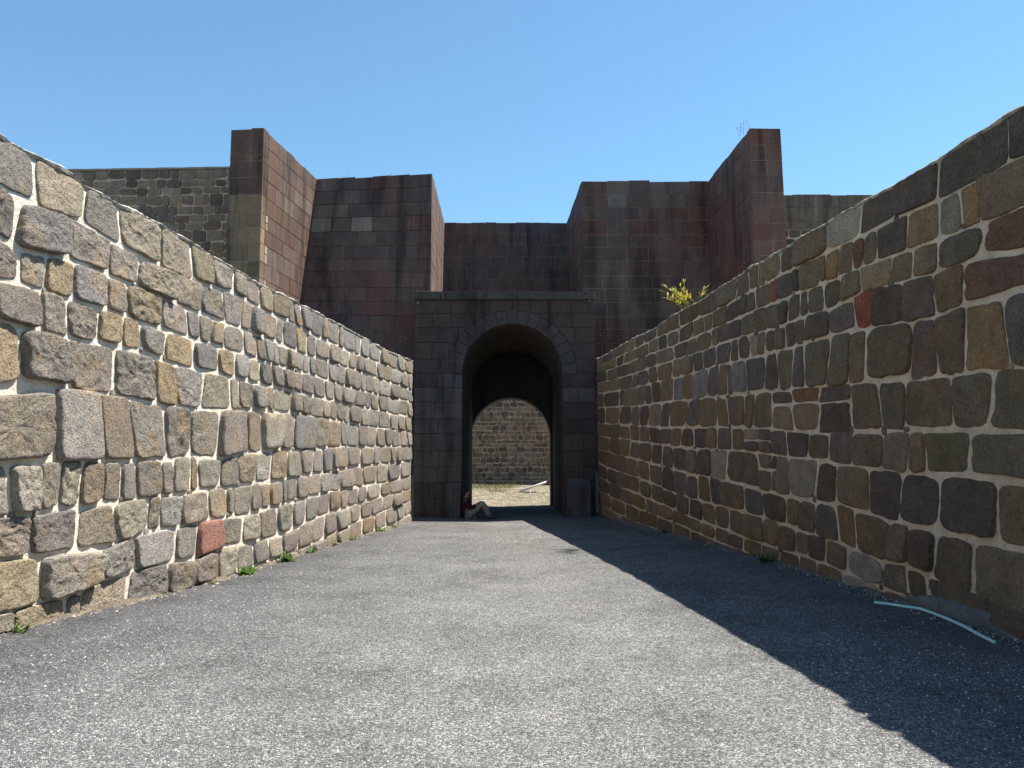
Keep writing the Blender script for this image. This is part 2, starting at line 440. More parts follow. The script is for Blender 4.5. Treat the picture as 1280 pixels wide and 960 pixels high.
# ---- traced course lines of the wall on the sunlit side (photo pixels), top to bottom
LB = [
 [(0,172),(27,187),(46,196),(90,219),(104,231),(149,257),(198,280),(238,303),(265,321),(292,336),(324,356),(361,373),(388,387),(431,410),(461,426),(484,439),(507,448),(516,452)],
 [(0,236),(25,249),(42,257),(73,263),(100,275),(137,300),(171,321),(190,329),(201,334),(232,345),(251,355),(290,366),(305,375),(324,386),(361,401),(383,414),(408,426),(445,444),(473,453),(498,463),(516,469)],
 [(0,298),(19,313),(73,322),(87,326),(129,342),(167,357),(200,371),(222,381),(245,390),(299,409),(324,419),(349,430),(376,442),(411,452),(434,459),(473,473),(509,486),(516,488)],
 [(0,350),(19,351),(48,361),(81,373),(127,387),(152,393),(196,410),(230,421),(257,429),(301,441),(326,451),(353,459),(381,466),(427,482),(475,495),(516,503)],
 [(0,402),(42,413),(73,420),(115,427),(146,433),(177,438),(207,452),(242,461),(274,466),(307,476),(347,484),(394,496),(441,507),(491,517),(516,521)],
 [(0,478),(19,474),(65,486),(85,485),(133,491),(183,500),(211,508),(249,511),(284,512),(324,512),(353,515),(403,522),(450,532),(516,540)],
 [(0,581),(58,578),(81,576),(156,576),(196,575),(232,569),(263,575),(301,567),(347,562),(378,563),(425,558),(487,558),(516,558)],
 [(0,645),(42,643),(67,634),(92,636),(123,628),(158,628),(194,620),(226,617),(255,611),(284,609),(326,603),(367,595),(400,592),(425,585),(487,579),(516,575)],
 [(0,701),(29,697),(87,688),(127,688),(150,675),(177,664),(219,661),(257,650),(287,645),(319,641),(345,631),(376,623),(409,615),(462,606),(516,595)],
 [(0,766),(37,757),(48,757),(117,733),(129,727),(162,715),(200,704),(242,698),(274,684),(317,677),(353,667),(380,654),(409,641),(462,624),(516,611)],
 [(0,792),(42,783),(83,777),(100,771),(160,763),(217,742),(242,731),(267,724),(292,719),(322,705),(359,693),(380,684),(434,657),(487,635),(516,625)],
 [(0,800),(160,775),(242,742),(317,723),(340,713),(380,698),(434,677),(487,656),(516,640)],
 [(0,810),(160,785),(242,752),(317,733),(380,710),(434,690),(487,668),(516,656)],
]
LJ = [
 [43,104,149,199,239,264,291,307,324,340,360,367,376,387,402,409,423,429,443,450,461,475,485,496,506],
 [18,84,134,171,220,250,279,301,313,328,345,353,370,383,394,411,424,436,445,452,471,480,488,500,510],
 [23,55,90,132,157,200,233,248,263,279,304,320,331,340,347,358,368,378,386,394,410,420,431,440,451,457,466,473,487,500,510],
 [49,82,120,152,175,205,241,272,293,310,324,340,353,366,376,391,406,417,426,443,456,463,473,484,498,509],
 [23,85,141,193,218,252,287,298,315,333,341,363,375,386,403,412,420,430,436,450,461,473,487,497,506],
 [67,123,162,205,237,272,308,326,352,367,394,409,425,433,447,458,470,481,489,500,508],
 [9,47,73,99,127,150,168,200,215,237,246,274,296,319,338,358,375,391,403,414,423,433,450,466,475,487,495,503],
 [34,95,141,184,198,225,260,283,291,313,325,336,352,358,370,384,400,411,425,442,453,470,484,500],
 [47,122,167,218,245,276,302,323,346,365,381,397,411,425,434,447,458,475,487,503],
 [13,81,98,158,207,240,271,296,316,335,352,372,390,405,420,436,450,463,478,490,503],
 [60,120,180,230,275,300,320,340,355,372,390,405,420,437,452,468,482,495,506],
 [100,200,290,330,372,410,440,470,490],
]
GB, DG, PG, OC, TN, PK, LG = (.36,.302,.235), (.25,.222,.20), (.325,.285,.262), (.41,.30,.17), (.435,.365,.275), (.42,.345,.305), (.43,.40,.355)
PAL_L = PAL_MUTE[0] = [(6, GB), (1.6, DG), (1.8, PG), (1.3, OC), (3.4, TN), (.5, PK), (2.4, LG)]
OV_L = [(259,668,(.37,.195,.165),dict(flat=1, power=12, gap=.02, proud=.075, rough=.1)), (100,530,(.39,.355,.34),dict(flat=1, power=13, proud=.075, rough=.5)), (143,535,(.27,.205,.15),dict(flat=1, power=12, proud=.05, rough=.3)),
 (380,541,(.19,.20,.23),dict(flat=1, power=12, proud=.05, rough=.1)), (411,575,(.2,.205,.23),dict(flat=1, power=10, proud=.05)),
 (72,345,OC),(137,412,OC),(163,420,OC),(212,442,OC),(285,455,(.36,.27,.15)),(200,475,OC),(20,530,(.25,.215,.17),dict(rough=1.6,proud=.10)),
 (50,465,(.20,.18,.165),dict(rough=1.8,proud=.09)),(20,380,(.27,.25,.27),dict(rough=.5,proud=.07)),(66,395,PG),(50,290,(.20,.19,.20),dict(rough=1.2,proud=.08)),(108,360,(.30,.29,.30),dict(flat=1,power=8)),(108,300,PG),
 (115,460,(.245,.21,.175),dict(power=9)),(168,465,(.25,.235,.21),dict(power=9)),(20,350,(.23,.19,.17)),(75,235,TN,dict(power=9)),(20,215,(.25,.23,.22)),(110,265,(.24,.225,.20)),(175,300,GB),
 (10,445,OC),(145,375,(.36,.31,.26)),(100,740,LG),(70,715,(.34,.315,.28),dict(proud=.11,rough=1.4)),(15,725,LG),(66,660,(.175,.16,.165),dict(rough=1.3)),(180,735,(.18,.17,.18),dict(power=12,proud=.04)),
 (120,660,(.27,.235,.18)),(15,665,(.245,.195,.165)),(40,775,(.37,.30,.18)),(140,745,TN),(110,610,(.27,.21,.14)),(30,610,LG),(62,605,(.27,.235,.18)),(220,350,GB),(230,480,(.29,.275,.27)),(265,490,(.32,.29,.235)),
 (255,452,(.21,.21,.235)),(315,455,(.45,.38,.28)),(270,415,(.44,.36,.26)),(180,530,(.26,.245,.215)),(330,535,LG),(340,680,LG)]

def poly_from_top(bound, H, deg, extra=()):
    P = [at_z(x, y, H) for (x, y) in bound]
    return np.polyfit([p.y for p in P] + [e[1] for e in extra], [p.x for p in P] + [e[0] for e in extra], deg)
HW, HWR = 4.3, 4.6
cl = poly_from_top(LB[0], HW, 2)
WL = RampWall(cl, -3.0, at_z(516, 452, HW).y + .05, -1)

def random_courses(W, s0, s1, z0, z1, hs, ws, pal, size):
    cells = []; z = z0
    while z < z1 - .12:
        h = rnd.uniform(*hs)
        if z + h > z1 - .2: h = z1 - z
        s = s0
        while s < s1 - .05:
            w = rnd.uniform(*ws)
            if s + w > s1 - .12: w = s1 - s
            cells.append(dict(quad=[(s, z), (s + w, z), (s + w, z + h), (s, z + h)], color=pick(pal), size=size, stuff=True))
            s += w
        z += h
    return cells

def wall_core(W, parent, top, mat, thick=.75, name='mortar_core'):
    """backing of mortar, uneven face, following the wall's own top line"""
    n = 260; V = []; Fc = []
    smax = W.S[-1]; m = 30
    for i in range(n + 1):
        s = smax * i / n; zt = top(s) - .03
        for j in range(m + 1):
            z = -.5 + (zt + .5) * j / m
            V.append(tuple(W.pt(s, z, (.003 if W.side > 0 else 0) + .006 * noise.noise(Vector((s * 3, z * 3, 5))) + .004 * noise.noise(Vector((s * 9, z * 9, 2))))))
        V.append(tuple(W.pt(s, zt, -thick))); V.append(tuple(W.pt(s, -.5, -thick)))
    k = m + 3
    for i in range(n):
        for j in range(k):
            a, b = i * k + j, i * k + (j + 1) % k
            Fc.append((a, b, b + k, a + k))
    Fc.append(tuple(range(k))); Fc.append(tuple(n * k + q for q in reversed(range(k))))
    if W.side < 0: Fc = flip(Fc)
    return mesh_obj(name, V, Fc, mat, parent, None, True)
def wall_cap(W, parent, top, mat, thick=.75, over=.035):
    """thin uneven weathered cap along the top"""
    n = 700; V = []; Fc = []; smax = W.S[-1]
    for i in range(n + 1):
        s = smax * i / n; zt = top(s)
        a = noise.noise(Vector((s * 2.3, 1, W.side))); b = noise.noise(Vector((s * 9, 4, W.side))); e = noise.noise(Vector((s * 27, 7, W.side)))
        ov = over + .03 * a + .012 * b + .004 * e; th = .020 + .014 * a + .010 * abs(b)
        zz = zt + .014 * a + .006 * b + .002 * e
        V += [tuple(W.pt(s, zz - th, ov - .01)), tuple(W.pt(s, zz, ov)), tuple(W.pt(s, zz + .016 + .012 * a, ov - .02)), tuple(W.pt(s, zz + .05, -thick / 2)), tuple(W.pt(s, zz, -thick - .02)), tuple(W.pt(s, zz - .06, -thick - .02)), tuple(W.pt(s, zz - .05, -.05))]
    k = 7
    for i in range(n):
        for j in range(k):
            a, b = i * k + j, i * k + (j + 1) % k
            Fc.append((a, b, b + k, a + k))
    Fc.append(tuple(range(k))); Fc.append(tuple(n * k + q for q in reversed(range(k))))
    if W.side < 0: Fc = flip(Fc)
    return mesh_obj('wall_cap', V, Fc, mat, parent)
def top_func(W, bound):
    pts = sorted(W.hit(x, y) for (x, y) in bound)
    s0 = pts[0]
    return lambda s: (pts[0][1] if s <= pts[0][0] else (pts[-1][1] if s >= pts[-1][0] else lerp(pts, s)))

wall_l = empty('stone_wall', 'sunlit rubble stone wall with thick cream mortar along the asphalt ramp', 'wall', 'walls lining the ramp')
top_l = top_func(WL, LB[0])
wall_core(WL, wall_l, top_l, m_mortar_l)
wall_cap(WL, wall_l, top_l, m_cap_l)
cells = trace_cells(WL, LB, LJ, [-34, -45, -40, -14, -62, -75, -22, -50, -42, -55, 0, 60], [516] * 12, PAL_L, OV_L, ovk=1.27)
cells += filler(WL, cells, PAL_L, 70, .05, .11)
s_edge = WL.hit(-45, 480)[0]
cells += random_courses(WL, WL.s_at(-2.8), s_edge - .12, -.2, HW - .02, (.3, .6), (.25, .7), PAL_L, 60)
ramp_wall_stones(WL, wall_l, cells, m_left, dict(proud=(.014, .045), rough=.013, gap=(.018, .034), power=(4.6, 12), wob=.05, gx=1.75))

# ---- the wall on the shaded side
RBD = [
 [(745,449),(755,445),(772,435),(790,424),(819,411),(834,400),(856,386),(875,377),(900,360),(921,347),(942,333),(973,316),(1004,296),(1035,279),(1062,262),(1080,252),(1097,244),(1122,230),(1167,204),(1213,174),(1259,147),(1280,133)],
 [(745,461),(777,444),(796,435),(821,422),(851,410),(871,398),(899,388),(921,373),(956,356),(977,343),(1004,331),(1044,310),(1077,296),(1088,291),(1122,271),(1176,249),(1184,243),(1236,215),(1267,201),(1280,196)],
 [(745,468),(777,457),(802,446),(824,439),(847,430),(869,421),(897,409),(929,395),(946,387),(979,375),(1008,363),(1054,344),(1096,326),(1111,323),(1157,303),(1192,292),(1215,282),(1247,273),(1280,258)],
 [(745,479),(777,472),(806,462),(824,455),(849,448),(875,440),(900,430),(917,424),(962,412),(983,406),(1017,391),(1033,388),(1058,377),(1084,362),(1126,354),(1167,345),(1190,330),(1247,315),(1280,311)],
 [(745,492),(792,485),(820,478),(860,468),(899,456),(921,451),(969,441),(994,433),(1044,419),(1071,412),(1107,408),(1138,402),(1167,397),(1199,384),(1224,376),(1259,368),(1280,361)],
 [(745,510),(796,507),(832,503),(869,499),(900,496),(935,492),(979,488),(1037,484),(1087,477),(1147,473),(1209,467),(1240,461),(1280,460)],
 [(745,529),(777,531),(824,535),(864,534),(916,534),(965,537),(1025,541),(1069,540),(1136,538),(1194,537),(1280,540)],
 [(745,545),(800,552),(860,560),(900,562),(929,564),(983,571),(1042,577),(1080,587),(1103,586),(1134,591),(1172,594),(1215,594),(1247,600),(1280,603)],
 [(745,561),(800,575),(860,592),(910,602),(950,612),(998,623),(1046,630),(1080,642),(1122,652),(1172,663),(1205,673),(1253,681),(1280,688)],
 [(745,579),(800,598),(860,622),(900,633),(927,639),(956,647),(996,661),(1044,676),(1071,689),(1112,704),(1137,706),(1169,724),(1195,736),(1217,752),(1230,764),(1280,774)],
 [(745,596),(800,618),(860,645),(900,660),(956,681),(996,692),(1044,708),(1080,726),(1130,745),(1280,800)],
 [(745,613),(800,636),(860,660),(900,678),(956,700),(1020,722),(1060,738),(1130,765),(1280,812)],
 [(745,630),(800,654),(860,675),(900,694),(956,718),(1060,750),(1280,830)],
 [(745,650),(800,670),(900,706),(1060,760),(1280,840)],
]
RJ = [
 [755,766,771,783,794,806,821,838,849,875,899,922,937,949,956,976,994,1035,1077,1119,1174,1262],
 [760,771,780,796,811,823,834,849,867,881,891,910,926,935,945,963,972,992,1000,1023,1034,1050,1067,1081,1098,1135,1175,1203,1226],
 [759,774,787,796,809,821,843,860,871,890,899,913,928,944,959,974,986,1001,1011,1031,1052,1077,1115,1142,1174,1230],
 [762,776,791,796,811,822,841,851,867,879,896,914,923,938,948,957,970,983,995,1006,1017,1038,1070,1092,1130,1170,1208],
 [755,775,780,798,807,815,826,842,856,867,886,899,910,916,934,957,973,992,1006,1037,1063,1083,1141,1172,1209,1259],
 [757,775,790,800,811,827,838,860,876,897,910,931,943,966,992,1025,1065,1101,1133,1191,1240],
 [763,776,788,800,812,825,840,852,868,884,897,915,931,950,965,984,1012,1037,1067,1104,1137,1158,1214],
 [762,775,788,800,815,828,842,858,872,890,909,949,965,972,988,1021,1047,1089,1127,1175,1249],
 [770,785,798,812,828,843,858,873,888,904,931,955,984,1000,1020,1048,1070,1112,1137,1170,1217],
 [759,772,786,800,815,830,846,862,878,895,912,930,955,976,996,1012,1033,1060,1105,1135,1160],
 [762,777,792,808,824,842,860,876,895,912,930,952,975,1000,1022,1054,1104],
 [764,782,800,822,842,864,884,905,930,955,990],
 [775,800,830,860,890],
]
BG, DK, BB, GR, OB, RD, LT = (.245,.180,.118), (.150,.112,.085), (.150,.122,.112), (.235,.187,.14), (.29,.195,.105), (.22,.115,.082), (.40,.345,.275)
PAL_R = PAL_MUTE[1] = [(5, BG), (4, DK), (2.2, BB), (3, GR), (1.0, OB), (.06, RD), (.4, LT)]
OV_R = [(1055,298,(.36,.34,.31)),(1117,300,(.32,.31,.28)),(1215,258,OB),(1247,290,(.17,.10,.07)),(1245,345,(.165,.105,.085)),(1095,350,(.30,.24,.165)),(1240,430,(.27,.20,.11)),(1081,392,(.24,.09,.07)),(968,362,(.22,.10,.08)),
 (1085,722,(.34,.335,.33),dict(power=3.5)),(1020,500,(.23,.125,.06)),(1220,175,(.10,.085,.085),dict(flat=1,power=14)),(1140,240,(.11,.09,.09),dict(flat=1,power=14)),(1270,165,(.095,.085,.085),dict(flat=1,power=14)),(1100,275,(.105,.09,.085),dict(flat=1,power=14)),
 (1190,265,(.27,.255,.215)),(1110,440,(.155,.125,.085)),(1050,440,(.17,.145,.105)),(1073,440,(.18,.15,.095)),(1022,440,(.155,.13,.10)),(1160,505,(.165,.145,.10)),(1215,505,(.17,.15,.12)),(1260,505,(.155,.135,.10)),(1185,570,(.15,.135,.09)),(1250,570,(.155,.15,.125)),(1210,630,(.105,.09,.075)),(1150,630,(.09,.085,.085)),
 (922,465,(.22,.22,.24)),(875,483,(.22,.22,.245)),(846,488,(.21,.21,.24)),(1120,500,(.15,.13,.10)),(1262,440,(.125,.12,.125)),(1162,440,BB),(855,520,(.20,.14,.075)),(970,240,GR)]
cr = poly_from_top(RBD[0], HWR, 3, extra=((4.52, 4.0), (4.62, 2.0), (4.68, 0), (4.72, -2.5)))
WR = RampWall(cr, -3.0, at_z(745, 449, HWR).y + .05, 1)
wall_r = empty('stone_wall', 'shaded dark rubble stone wall with tan mortar and a garden hose at its foot', 'wall', 'walls lining the ramp')
top_r = top_func(WR, RBD[0])
wall_core(WR, wall_r, top_r, m_mortar_r)
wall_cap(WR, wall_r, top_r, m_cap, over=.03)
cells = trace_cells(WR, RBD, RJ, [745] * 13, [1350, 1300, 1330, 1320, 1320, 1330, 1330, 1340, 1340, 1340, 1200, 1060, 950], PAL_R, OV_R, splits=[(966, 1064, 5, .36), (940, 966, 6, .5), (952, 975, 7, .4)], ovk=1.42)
cells += filler(WR, cells, [(1, GR), (1, BG), (.6, LT)], 60, .07, .15)
s_edge = WR.hit(1325, 480)[0]
cells += random_courses(WR, WR.s_at(-2.8), s_edge - .1, -.2, HWR + .1, (.3, .6), (.3, .8), PAL_R, 60)
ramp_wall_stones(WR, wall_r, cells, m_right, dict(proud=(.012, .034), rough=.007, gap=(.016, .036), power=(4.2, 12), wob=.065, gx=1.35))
# concrete fillet along the foot of the shaded wall near the hose
V, Fc = [], []; n = 60; s0, s1 = WR.s_at(3.0), WR.s_at(9.0)
for i in range(n + 1):
    s = s0 + (s1 - s0) * i / n; e = min(1, (s1 - s) / .8)
    w = (.06 + .02 * noise.noise(Vector((s * 2, 0, 0)))) * e; h = (.17 + .05 * noise.noise(Vector((s * 1.7, 3, 0)))) * e
    gz = lambda d: ground_z(*WR.pt(s, 0, d).xy) - .01
    V += [tuple(WR.pt(s, gz(w), w)), tuple(WR.pt(s, gz(0) + h * .55, w * .55)), tuple(WR.pt(s, gz(0) + h, .03)), tuple(WR.pt(s, gz(0) + h, -.05)), tuple(WR.pt(s, -.1, -.05))]
for i in range(n):
    for j in range(5):
        a, b = i * 5 + j, i * 5 + (j + 1) % 5; Fc.append((a, b, b + 5, a + 5))
mesh_obj('concrete_skirting', V, Fc, m_concrete, wall_r, None, True)

m_soil = mk_plain('dry_soil', [(.3, (.075, .06, .045)), (.7, (.20, .165, .125))], 3, .03)
for W, nm, lb in ((WL, 'soil_strip', 'thin strip of dry soil along the foot of the sunlit wall'), (WR, 'soil_strip', 'thin strip of dark soil along the foot of the shaded wall')):
    V, Fc = [], []; n = 420; s0, s1 = W.s_at(1.0), W.S[-1] - .1
    for i in range(n + 1):
        s_ = s0 + (s1 - s0) * i / n
        w = max(.02, .07 + .10 * noise.noise(Vector((s_ * .8, 2, W.side))) + .06 * noise.noise(Vector((s_ * 3.1, 5, W.side))) + .03 * noise.noise(Vector((s_ * 9, 5, W.side))))
        h = .010 + .25 * w
        for (d, k) in ((-.04, h), (.02, h), (w * .5, h * .55), (w, -.012)):
            p = W.pt(s_, 0, d); V.append((p.x, p.y, ground_z(p.x, p.y) + k + .006 * noise.noise(Vector((p.x * 11, p.y * 11, 0)))))
    for i in range(n):
        for j in range(3): Fc.append((i * 4 + j, i * 4 + j + 1, i * 4 + j + 5, i * 4 + j + 4))
    o = mesh_obj(nm, V, Fc, m_soil, None, None, True); o['kind'] = 'stuff'; o['label'] = lb; o['category'] = 'soil'
S = Soup()
for i in range(2600):
    W = WL if i % 2 else WR
    s_ = W.s_at(2 + 19 * rnd.random() ** 1.4); p = W.pt(s_, 0, .03 + abs(rnd.gauss(0, .13))); r = rnd.uniform(.005, .016) * (1.8 if rnd.random() < .06 else 1)
    z = ground_z(p.x, p.y) + .006; a = rnd.uniform(0, 6.3)
    pts = [(p.x + r * math.cos(a + k * 1.57) * rnd.uniform(.7, 1.2), p.y + r * math.sin(a + k * 1.57) * rnd.uniform(.7, 1.2), z - .004) for k in range(4)] + [(p.x + r * .2, p.y, z + r * rnd.uniform(.5, .9))]
    k = rnd.uniform(.6, 1.2); c = rnd.choice(((.30, .26, .20), (.50, .44, .35), (.18, .15, .125), (.24, .20, .16)))
    S.add(pts, [(0, 1, 4), (1, 2, 4), (2, 3, 4), (3, 0, 4)], tuple(q * k for q in c))
o = S.build('rubble_crumbs', m_paint); o['kind'] = 'stuff'; o['label'] = 'fallen mortar and stone crumbs along the feet of both walls'; o['category'] = 'rubble'

# ------------------------------------------------------------------ the fortress: ashlar masses
HB = CAM_H + 9.1                                          # height shared by buttresses, bastions and the wall between
def course_heights(seed, z0, z1, lo, hi):
    r = random.Random(seed); zs = [z1]
    while zs[-1] > z0 + lo: zs.append(zs[-1] - r.uniform(lo, hi))
    zs = [z for z in zs if z > z0 + .2] + [z0]
    return zs[::-1]
ARD, ADK, ABR, AGR, ALT = (.152,.080,.068), (.106,.083,.085), (.142,.096,.088), (.142,.116,.108), (.28,.235,.21)
PAL_A = [(2.2, ARD), (3.6, ABR), (3.4, ADK), (2.0, AGR)]
PAL_LIT = [(4, (.140,.070,.050)), (4, (.125,.078,.060)), (3, (.115,.088,.074)), (.6, (.15,.125,.105))]
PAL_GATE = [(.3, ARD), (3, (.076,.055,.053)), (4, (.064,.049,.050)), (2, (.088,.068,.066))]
OV_A = []
def pick_near(pal, c3):
    """stone from the same bed and delivery looks alike: the choice drifts over the face"""
    t = .5 + .95 * noise.noise(Vector((c3.x * .42, c3.y * .42, c3.z * .5))) + rnd.gauss(0, .14)
    t = min(.999, max(0, t)) * sum(p[0] for p in pal)
    for p in pal:
        t -= p[0]
        if t <= 0: break
    k = rnd.uniform(.90, 1.10)
    mid = [sum(p_[0] * p_[1][i] for p_ in pal) / sum(p_[0] for p_ in pal) for i in range(3)]
    return tuple((.7 * q + .3 * m_) * k * w_ for q, m_, w_ in zip(p[1], mid, (.97, .87, .83)))
def col_at(c3, base, over):
    px, py = to_px(c3)
    for (x, y, c, r) in over:
        if abs(px - x) < r and abs(py - y) < r * .8: return c
    return base

def block(parent, C, front, inward, depth, color, mat=None, bevel=.006, name='block'):
    """front: polygon of 3D points (seen anticlockwise from outside); extruded inward by depth with a worn edge"""
    n = len(front); cen = sum(front, Vector()) / n
    mn = min((front[i] - front[i - 1]).length for i in range(n)) if n == 4 else .2
    bv = min(bevel, mn * .2)
    V = []
    for p in front:
        d = (cen - p); L = max(d.length, 1e-6)
        V.append(tuple(p + d / L * bv * 1.4 - cen))
    for p in front: V.append(tuple(p + inward * bv - cen))
    for p in front: V.append(tuple(p + inward * depth - cen))
    Fc = [tuple(range(n))]
    for k in (0, 1):
        for i in range(n):
            j = (i + 1) % n
            Fc.append((k * n + j, k * n + i, (k + 1) * n + i, (k + 1) * n + j))
    return mesh_obj(name, V, Fc, mat or m_ashlar, parent, color, False, cen)

def patch(parent, P00, P10, P11, P01, zs, widths, pal, over=(), dl=None, dr=None, il=None, ir=None, gap=.013, proud=.02, depth=.12, rough=.006, zmin=-1, inw=None):
    """ashlar courses on the quad P00 (bottom left) P10 (bottom right) P11 P01. dl/dr: depth of the corner block per course, il/ir: inset per course"""
    z0, z1 = P00.z, P01.z
    nrm = (P10 - P00).cross(P01 - P00).normalized(); inw = inw or -nrm
    made = 0
    for k in range(len(zs) - 1):
        ta, tb = (zs[k] - z0) / (z1 - z0), (zs[k + 1] - z0) / (z1 - z0)
        if zs[k + 1] < zmin: continue
        A0, A1 = P00.lerp(P01, ta), P10.lerp(P11, ta); B0, B1 = P00.lerp(P01, tb), P10.lerp(P11, tb)
        L = (A1 - A0).length
        a = (il[k] + gap) if il else 0; b = L - ((ir[k] + gap) if ir else 0)
        xs = [a]
        while xs[-1] < b - 1e-3:
            w = rnd.uniform(*widths)
            if xs[-1] + w > b - widths[0] * .55: w = b - xs[-1]
            xs.append(xs[-1] + w)
        g = gap / 2; fz0 = min(.2, g / max(.05, zs[k + 1] - zs[k]))
        for i in range(len(xs) - 1):
            u0, u1 = (xs[i] + (g if i or il else 0)) / L, (xs[i + 1] - (g if i < len(xs) - 2 or ir else 0)) / L
            out = nrm * rnd.uniform(-rough, rough)
            last = (k == len(zs) - 2)
            def pt(u, t): return A0.lerp(A1, u).lerp(B0.lerp(B1, u), t) + out
            fr = [pt(u0, fz0), pt(u1, fz0), pt(u1, 1 - (0 if last else fz0)), pt(u0, 1 - (0 if last else fz0))]
            if last:
                dz = rnd.uniform(-.03, .02); fr[2].z += dz; fr[3].z += dz + rnd.uniform(-.01, .01)
            d = depth
            if i == 0 and dl: d = dl[k]
            if i == len(xs) - 2 and dr: d = dr[k]
            c3 = sum(fr, Vector()) / 4
            block(parent, c3, fr, inw, d, col_at(c3, pick_near(pal, c3), over)); made += 1
    return made

def offset_poly(P, d):
    """move each edge of a plan polygon (anticlockwise) inwards by d"""
    n = len(P); out = []
    for i in range(n):
        a, b, c = Vector(P[i - 1]), Vector(P[i]), Vector(P[(i + 1) % n])
        e1, e2 = (b - a).normalized(), (c - b).normalized()
        n1, n2 = Vector((-e1.y, e1.x)), Vector((-e2.y, e2.x))
        m = n1 + n2; m = m / max(.2, m.length_squared) * 2 if m.length > 1e-6 else n1
        out.append(b + m * d)
    return out
def prism(parent, bot, top, z0, z1, mat, name='core', d=.012):
    B, T = offset_poly(bot, d), offset_poly(top, d); n = len(B); m = 24
    V = []
    for j in range(m + 1):
        V += [(*B[i].lerp(T[i], j / m), z0 + (z1 - .03 - z0) * j / m) for i in range(n)]
    Fc = [tuple(reversed(range(n))), tuple(range(m * n, m * n + n))]
    Fc += [(j * n + i, j * n + (i + 1) % n, (j + 1) * n + (i + 1) % n, (j + 1) * n + i) for j in range(m) for i in range(n)]
    return mesh_obj(name, V, Fc, mat, parent)

def V3(p, z): return Vector((p[0], p[1], z))
ZB = -.3
# plan corners read from the tops of the masses
lbA, lbB, lbC = at_z(289, 161, HB), at_z(330, 160, HB), at_z(395.5, 224, HB)
ltD, ltE = at_z(540, 216, HB), at_z(555.5, 278, HB)
rtD, rtE = at_z(727, 226, HB), at_z(708, 278, HB)
rbC, rbB, rbA = at_z(885, 226, HB), at_z(937.5, 161, HB), at_z(975.5, 161, HB)
YB = (ltE.y + rtE.y) / 2                                    # plane of the wall between the bastions
zsL = course_heights(3, ZB, HB, .42, .52); quL = [(.24 if k % 2 else .46) for k in range(len(zsL))]
zsR = course_heights(9, ZB, HB, .40, .50); quR = [(.46 if k % 2 else .24) for k in range(len(zsR))]

# --- buttress beside the lit wall
ob = empty('buttress', 'tall red-brown buttress with a sunlit face and rubble-patched edge', 'buttress', 'buttresses either side of the gate')
lbA2, lbB2 = lbA.copy(), lbB.copy()
back = lbC + Vector((-.1, 1.6, 0)); backL = Vector((lbA.x - .15, back.y, HB))
plan = [(lbA.x, lbA.y), (lbB.x, lbB.y), (lbC.x, lbC.y), (back.x, back.y), (backL.x, backL.y)]
prism(ob, plan, plan, ZB, HB, m_mortar_f)
zsp = at_y(300, 250, lbA.y).z                                # ashlar above, rubble patch below
zs_up = [z for z in zsL if z > zsp - .1]; zs_lo = [z for z in zsL if z <= zs_up[0]]
nlo = len(zs_lo) - 1
big = [zs_up[0], zs_up[1], zs_up[2], HB - .75, HB] if len(zs_up) > 3 else zs_up
patch(ob, V3(lbA, big[0]), V3(lbB, big[0]), V3(lbB, HB), V3(lbA, HB), big, (.42, .62), [(3, (.12,.08,.068)), (2, (.11,.09,.08))], dr=[.3] * len(big), dl=[.3] * len(big), inw=Vector((lbC.x - lbB.x, lbC.y - lbB.y, 0)).normalized())
PAL_RUB = [(4, (.24,.178,.122)), (3, (.205,.155,.112)), (2, (.275,.205,.14)), (.4, (.13,.095,.075))]
zz = [zs_lo[0]]
for a, b in zip(zs_lo, zs_lo[1:]):
    if b - a > .3 and b > 4: zz += [a + (b - a) * rnd.uniform(.48, .6)] if False else []
    zz.append(b)
patch(ob, V3(lbA, ZB), V3(lbB, ZB), V3(lbB, zs_lo[-1]), V3(lbA, zs_lo[-1]), zz, (.2, .34), PAL_RUB, gap=.022, dr=[.26] * 60, dl=[.2] * 60, rough=.012, zmin=3, inw=Vector((lbC.x - lbB.x, lbC.y - lbB.y, 0)).normalized())
OV_LB = [(334, 240 + 18 * i, rnd.choice(((.30,.26,.20), (.24,.20,.155), (.34,.30,.24))), 9) for i in range(9)]
ins = [(.3 if z >= zs_up[0] - .01 else .26 + .16 * (i % 2)) for i, z in enumerate(zsL)]
# toothed rubble strip at the front edge of the lit face, then red ashlar
bl = (V3(lbC, 0) - V3(lbB, 0)); bl.normalize()
S = []
for k in range(len(zsL) - 1):
    if zsL[k + 1] < 3: continue
    if zsL[k] >= zs_up[0] - .01:
        ins[k] = .3; continue
    w = ins[k] - .26 + .02
    if w > .1:
        a = V3(lbB, 0) + bl * .272; b = V3(lbB, 0) + bl * (ins[k] + .0)
        zm = (zsL[k] + zsL[k + 1]) / 2
        for (za, zb_) in ((zsL[k] + .01, zm - .01), (zm + .01, zsL[k + 1] - .01)):
            fr = [V3(a, za), V3(b, za), V3(b, zb_), V3(a, zb_)]
            block(ob, None, [p + Vector((.006, 0, 0)) for p in fr], Vector((-1, 0, 0)), .12, rnd.choice(((.32,.28,.21), (.26,.21,.16), (.36,.32,.25))))
patch(ob, V3(lbB, ZB), V3(lbC, ZB), V3(lbC, HB), V3(lbB, HB), zsL, (.5, .8), PAL_LIT, il=ins, zmin=3, gap=.014)

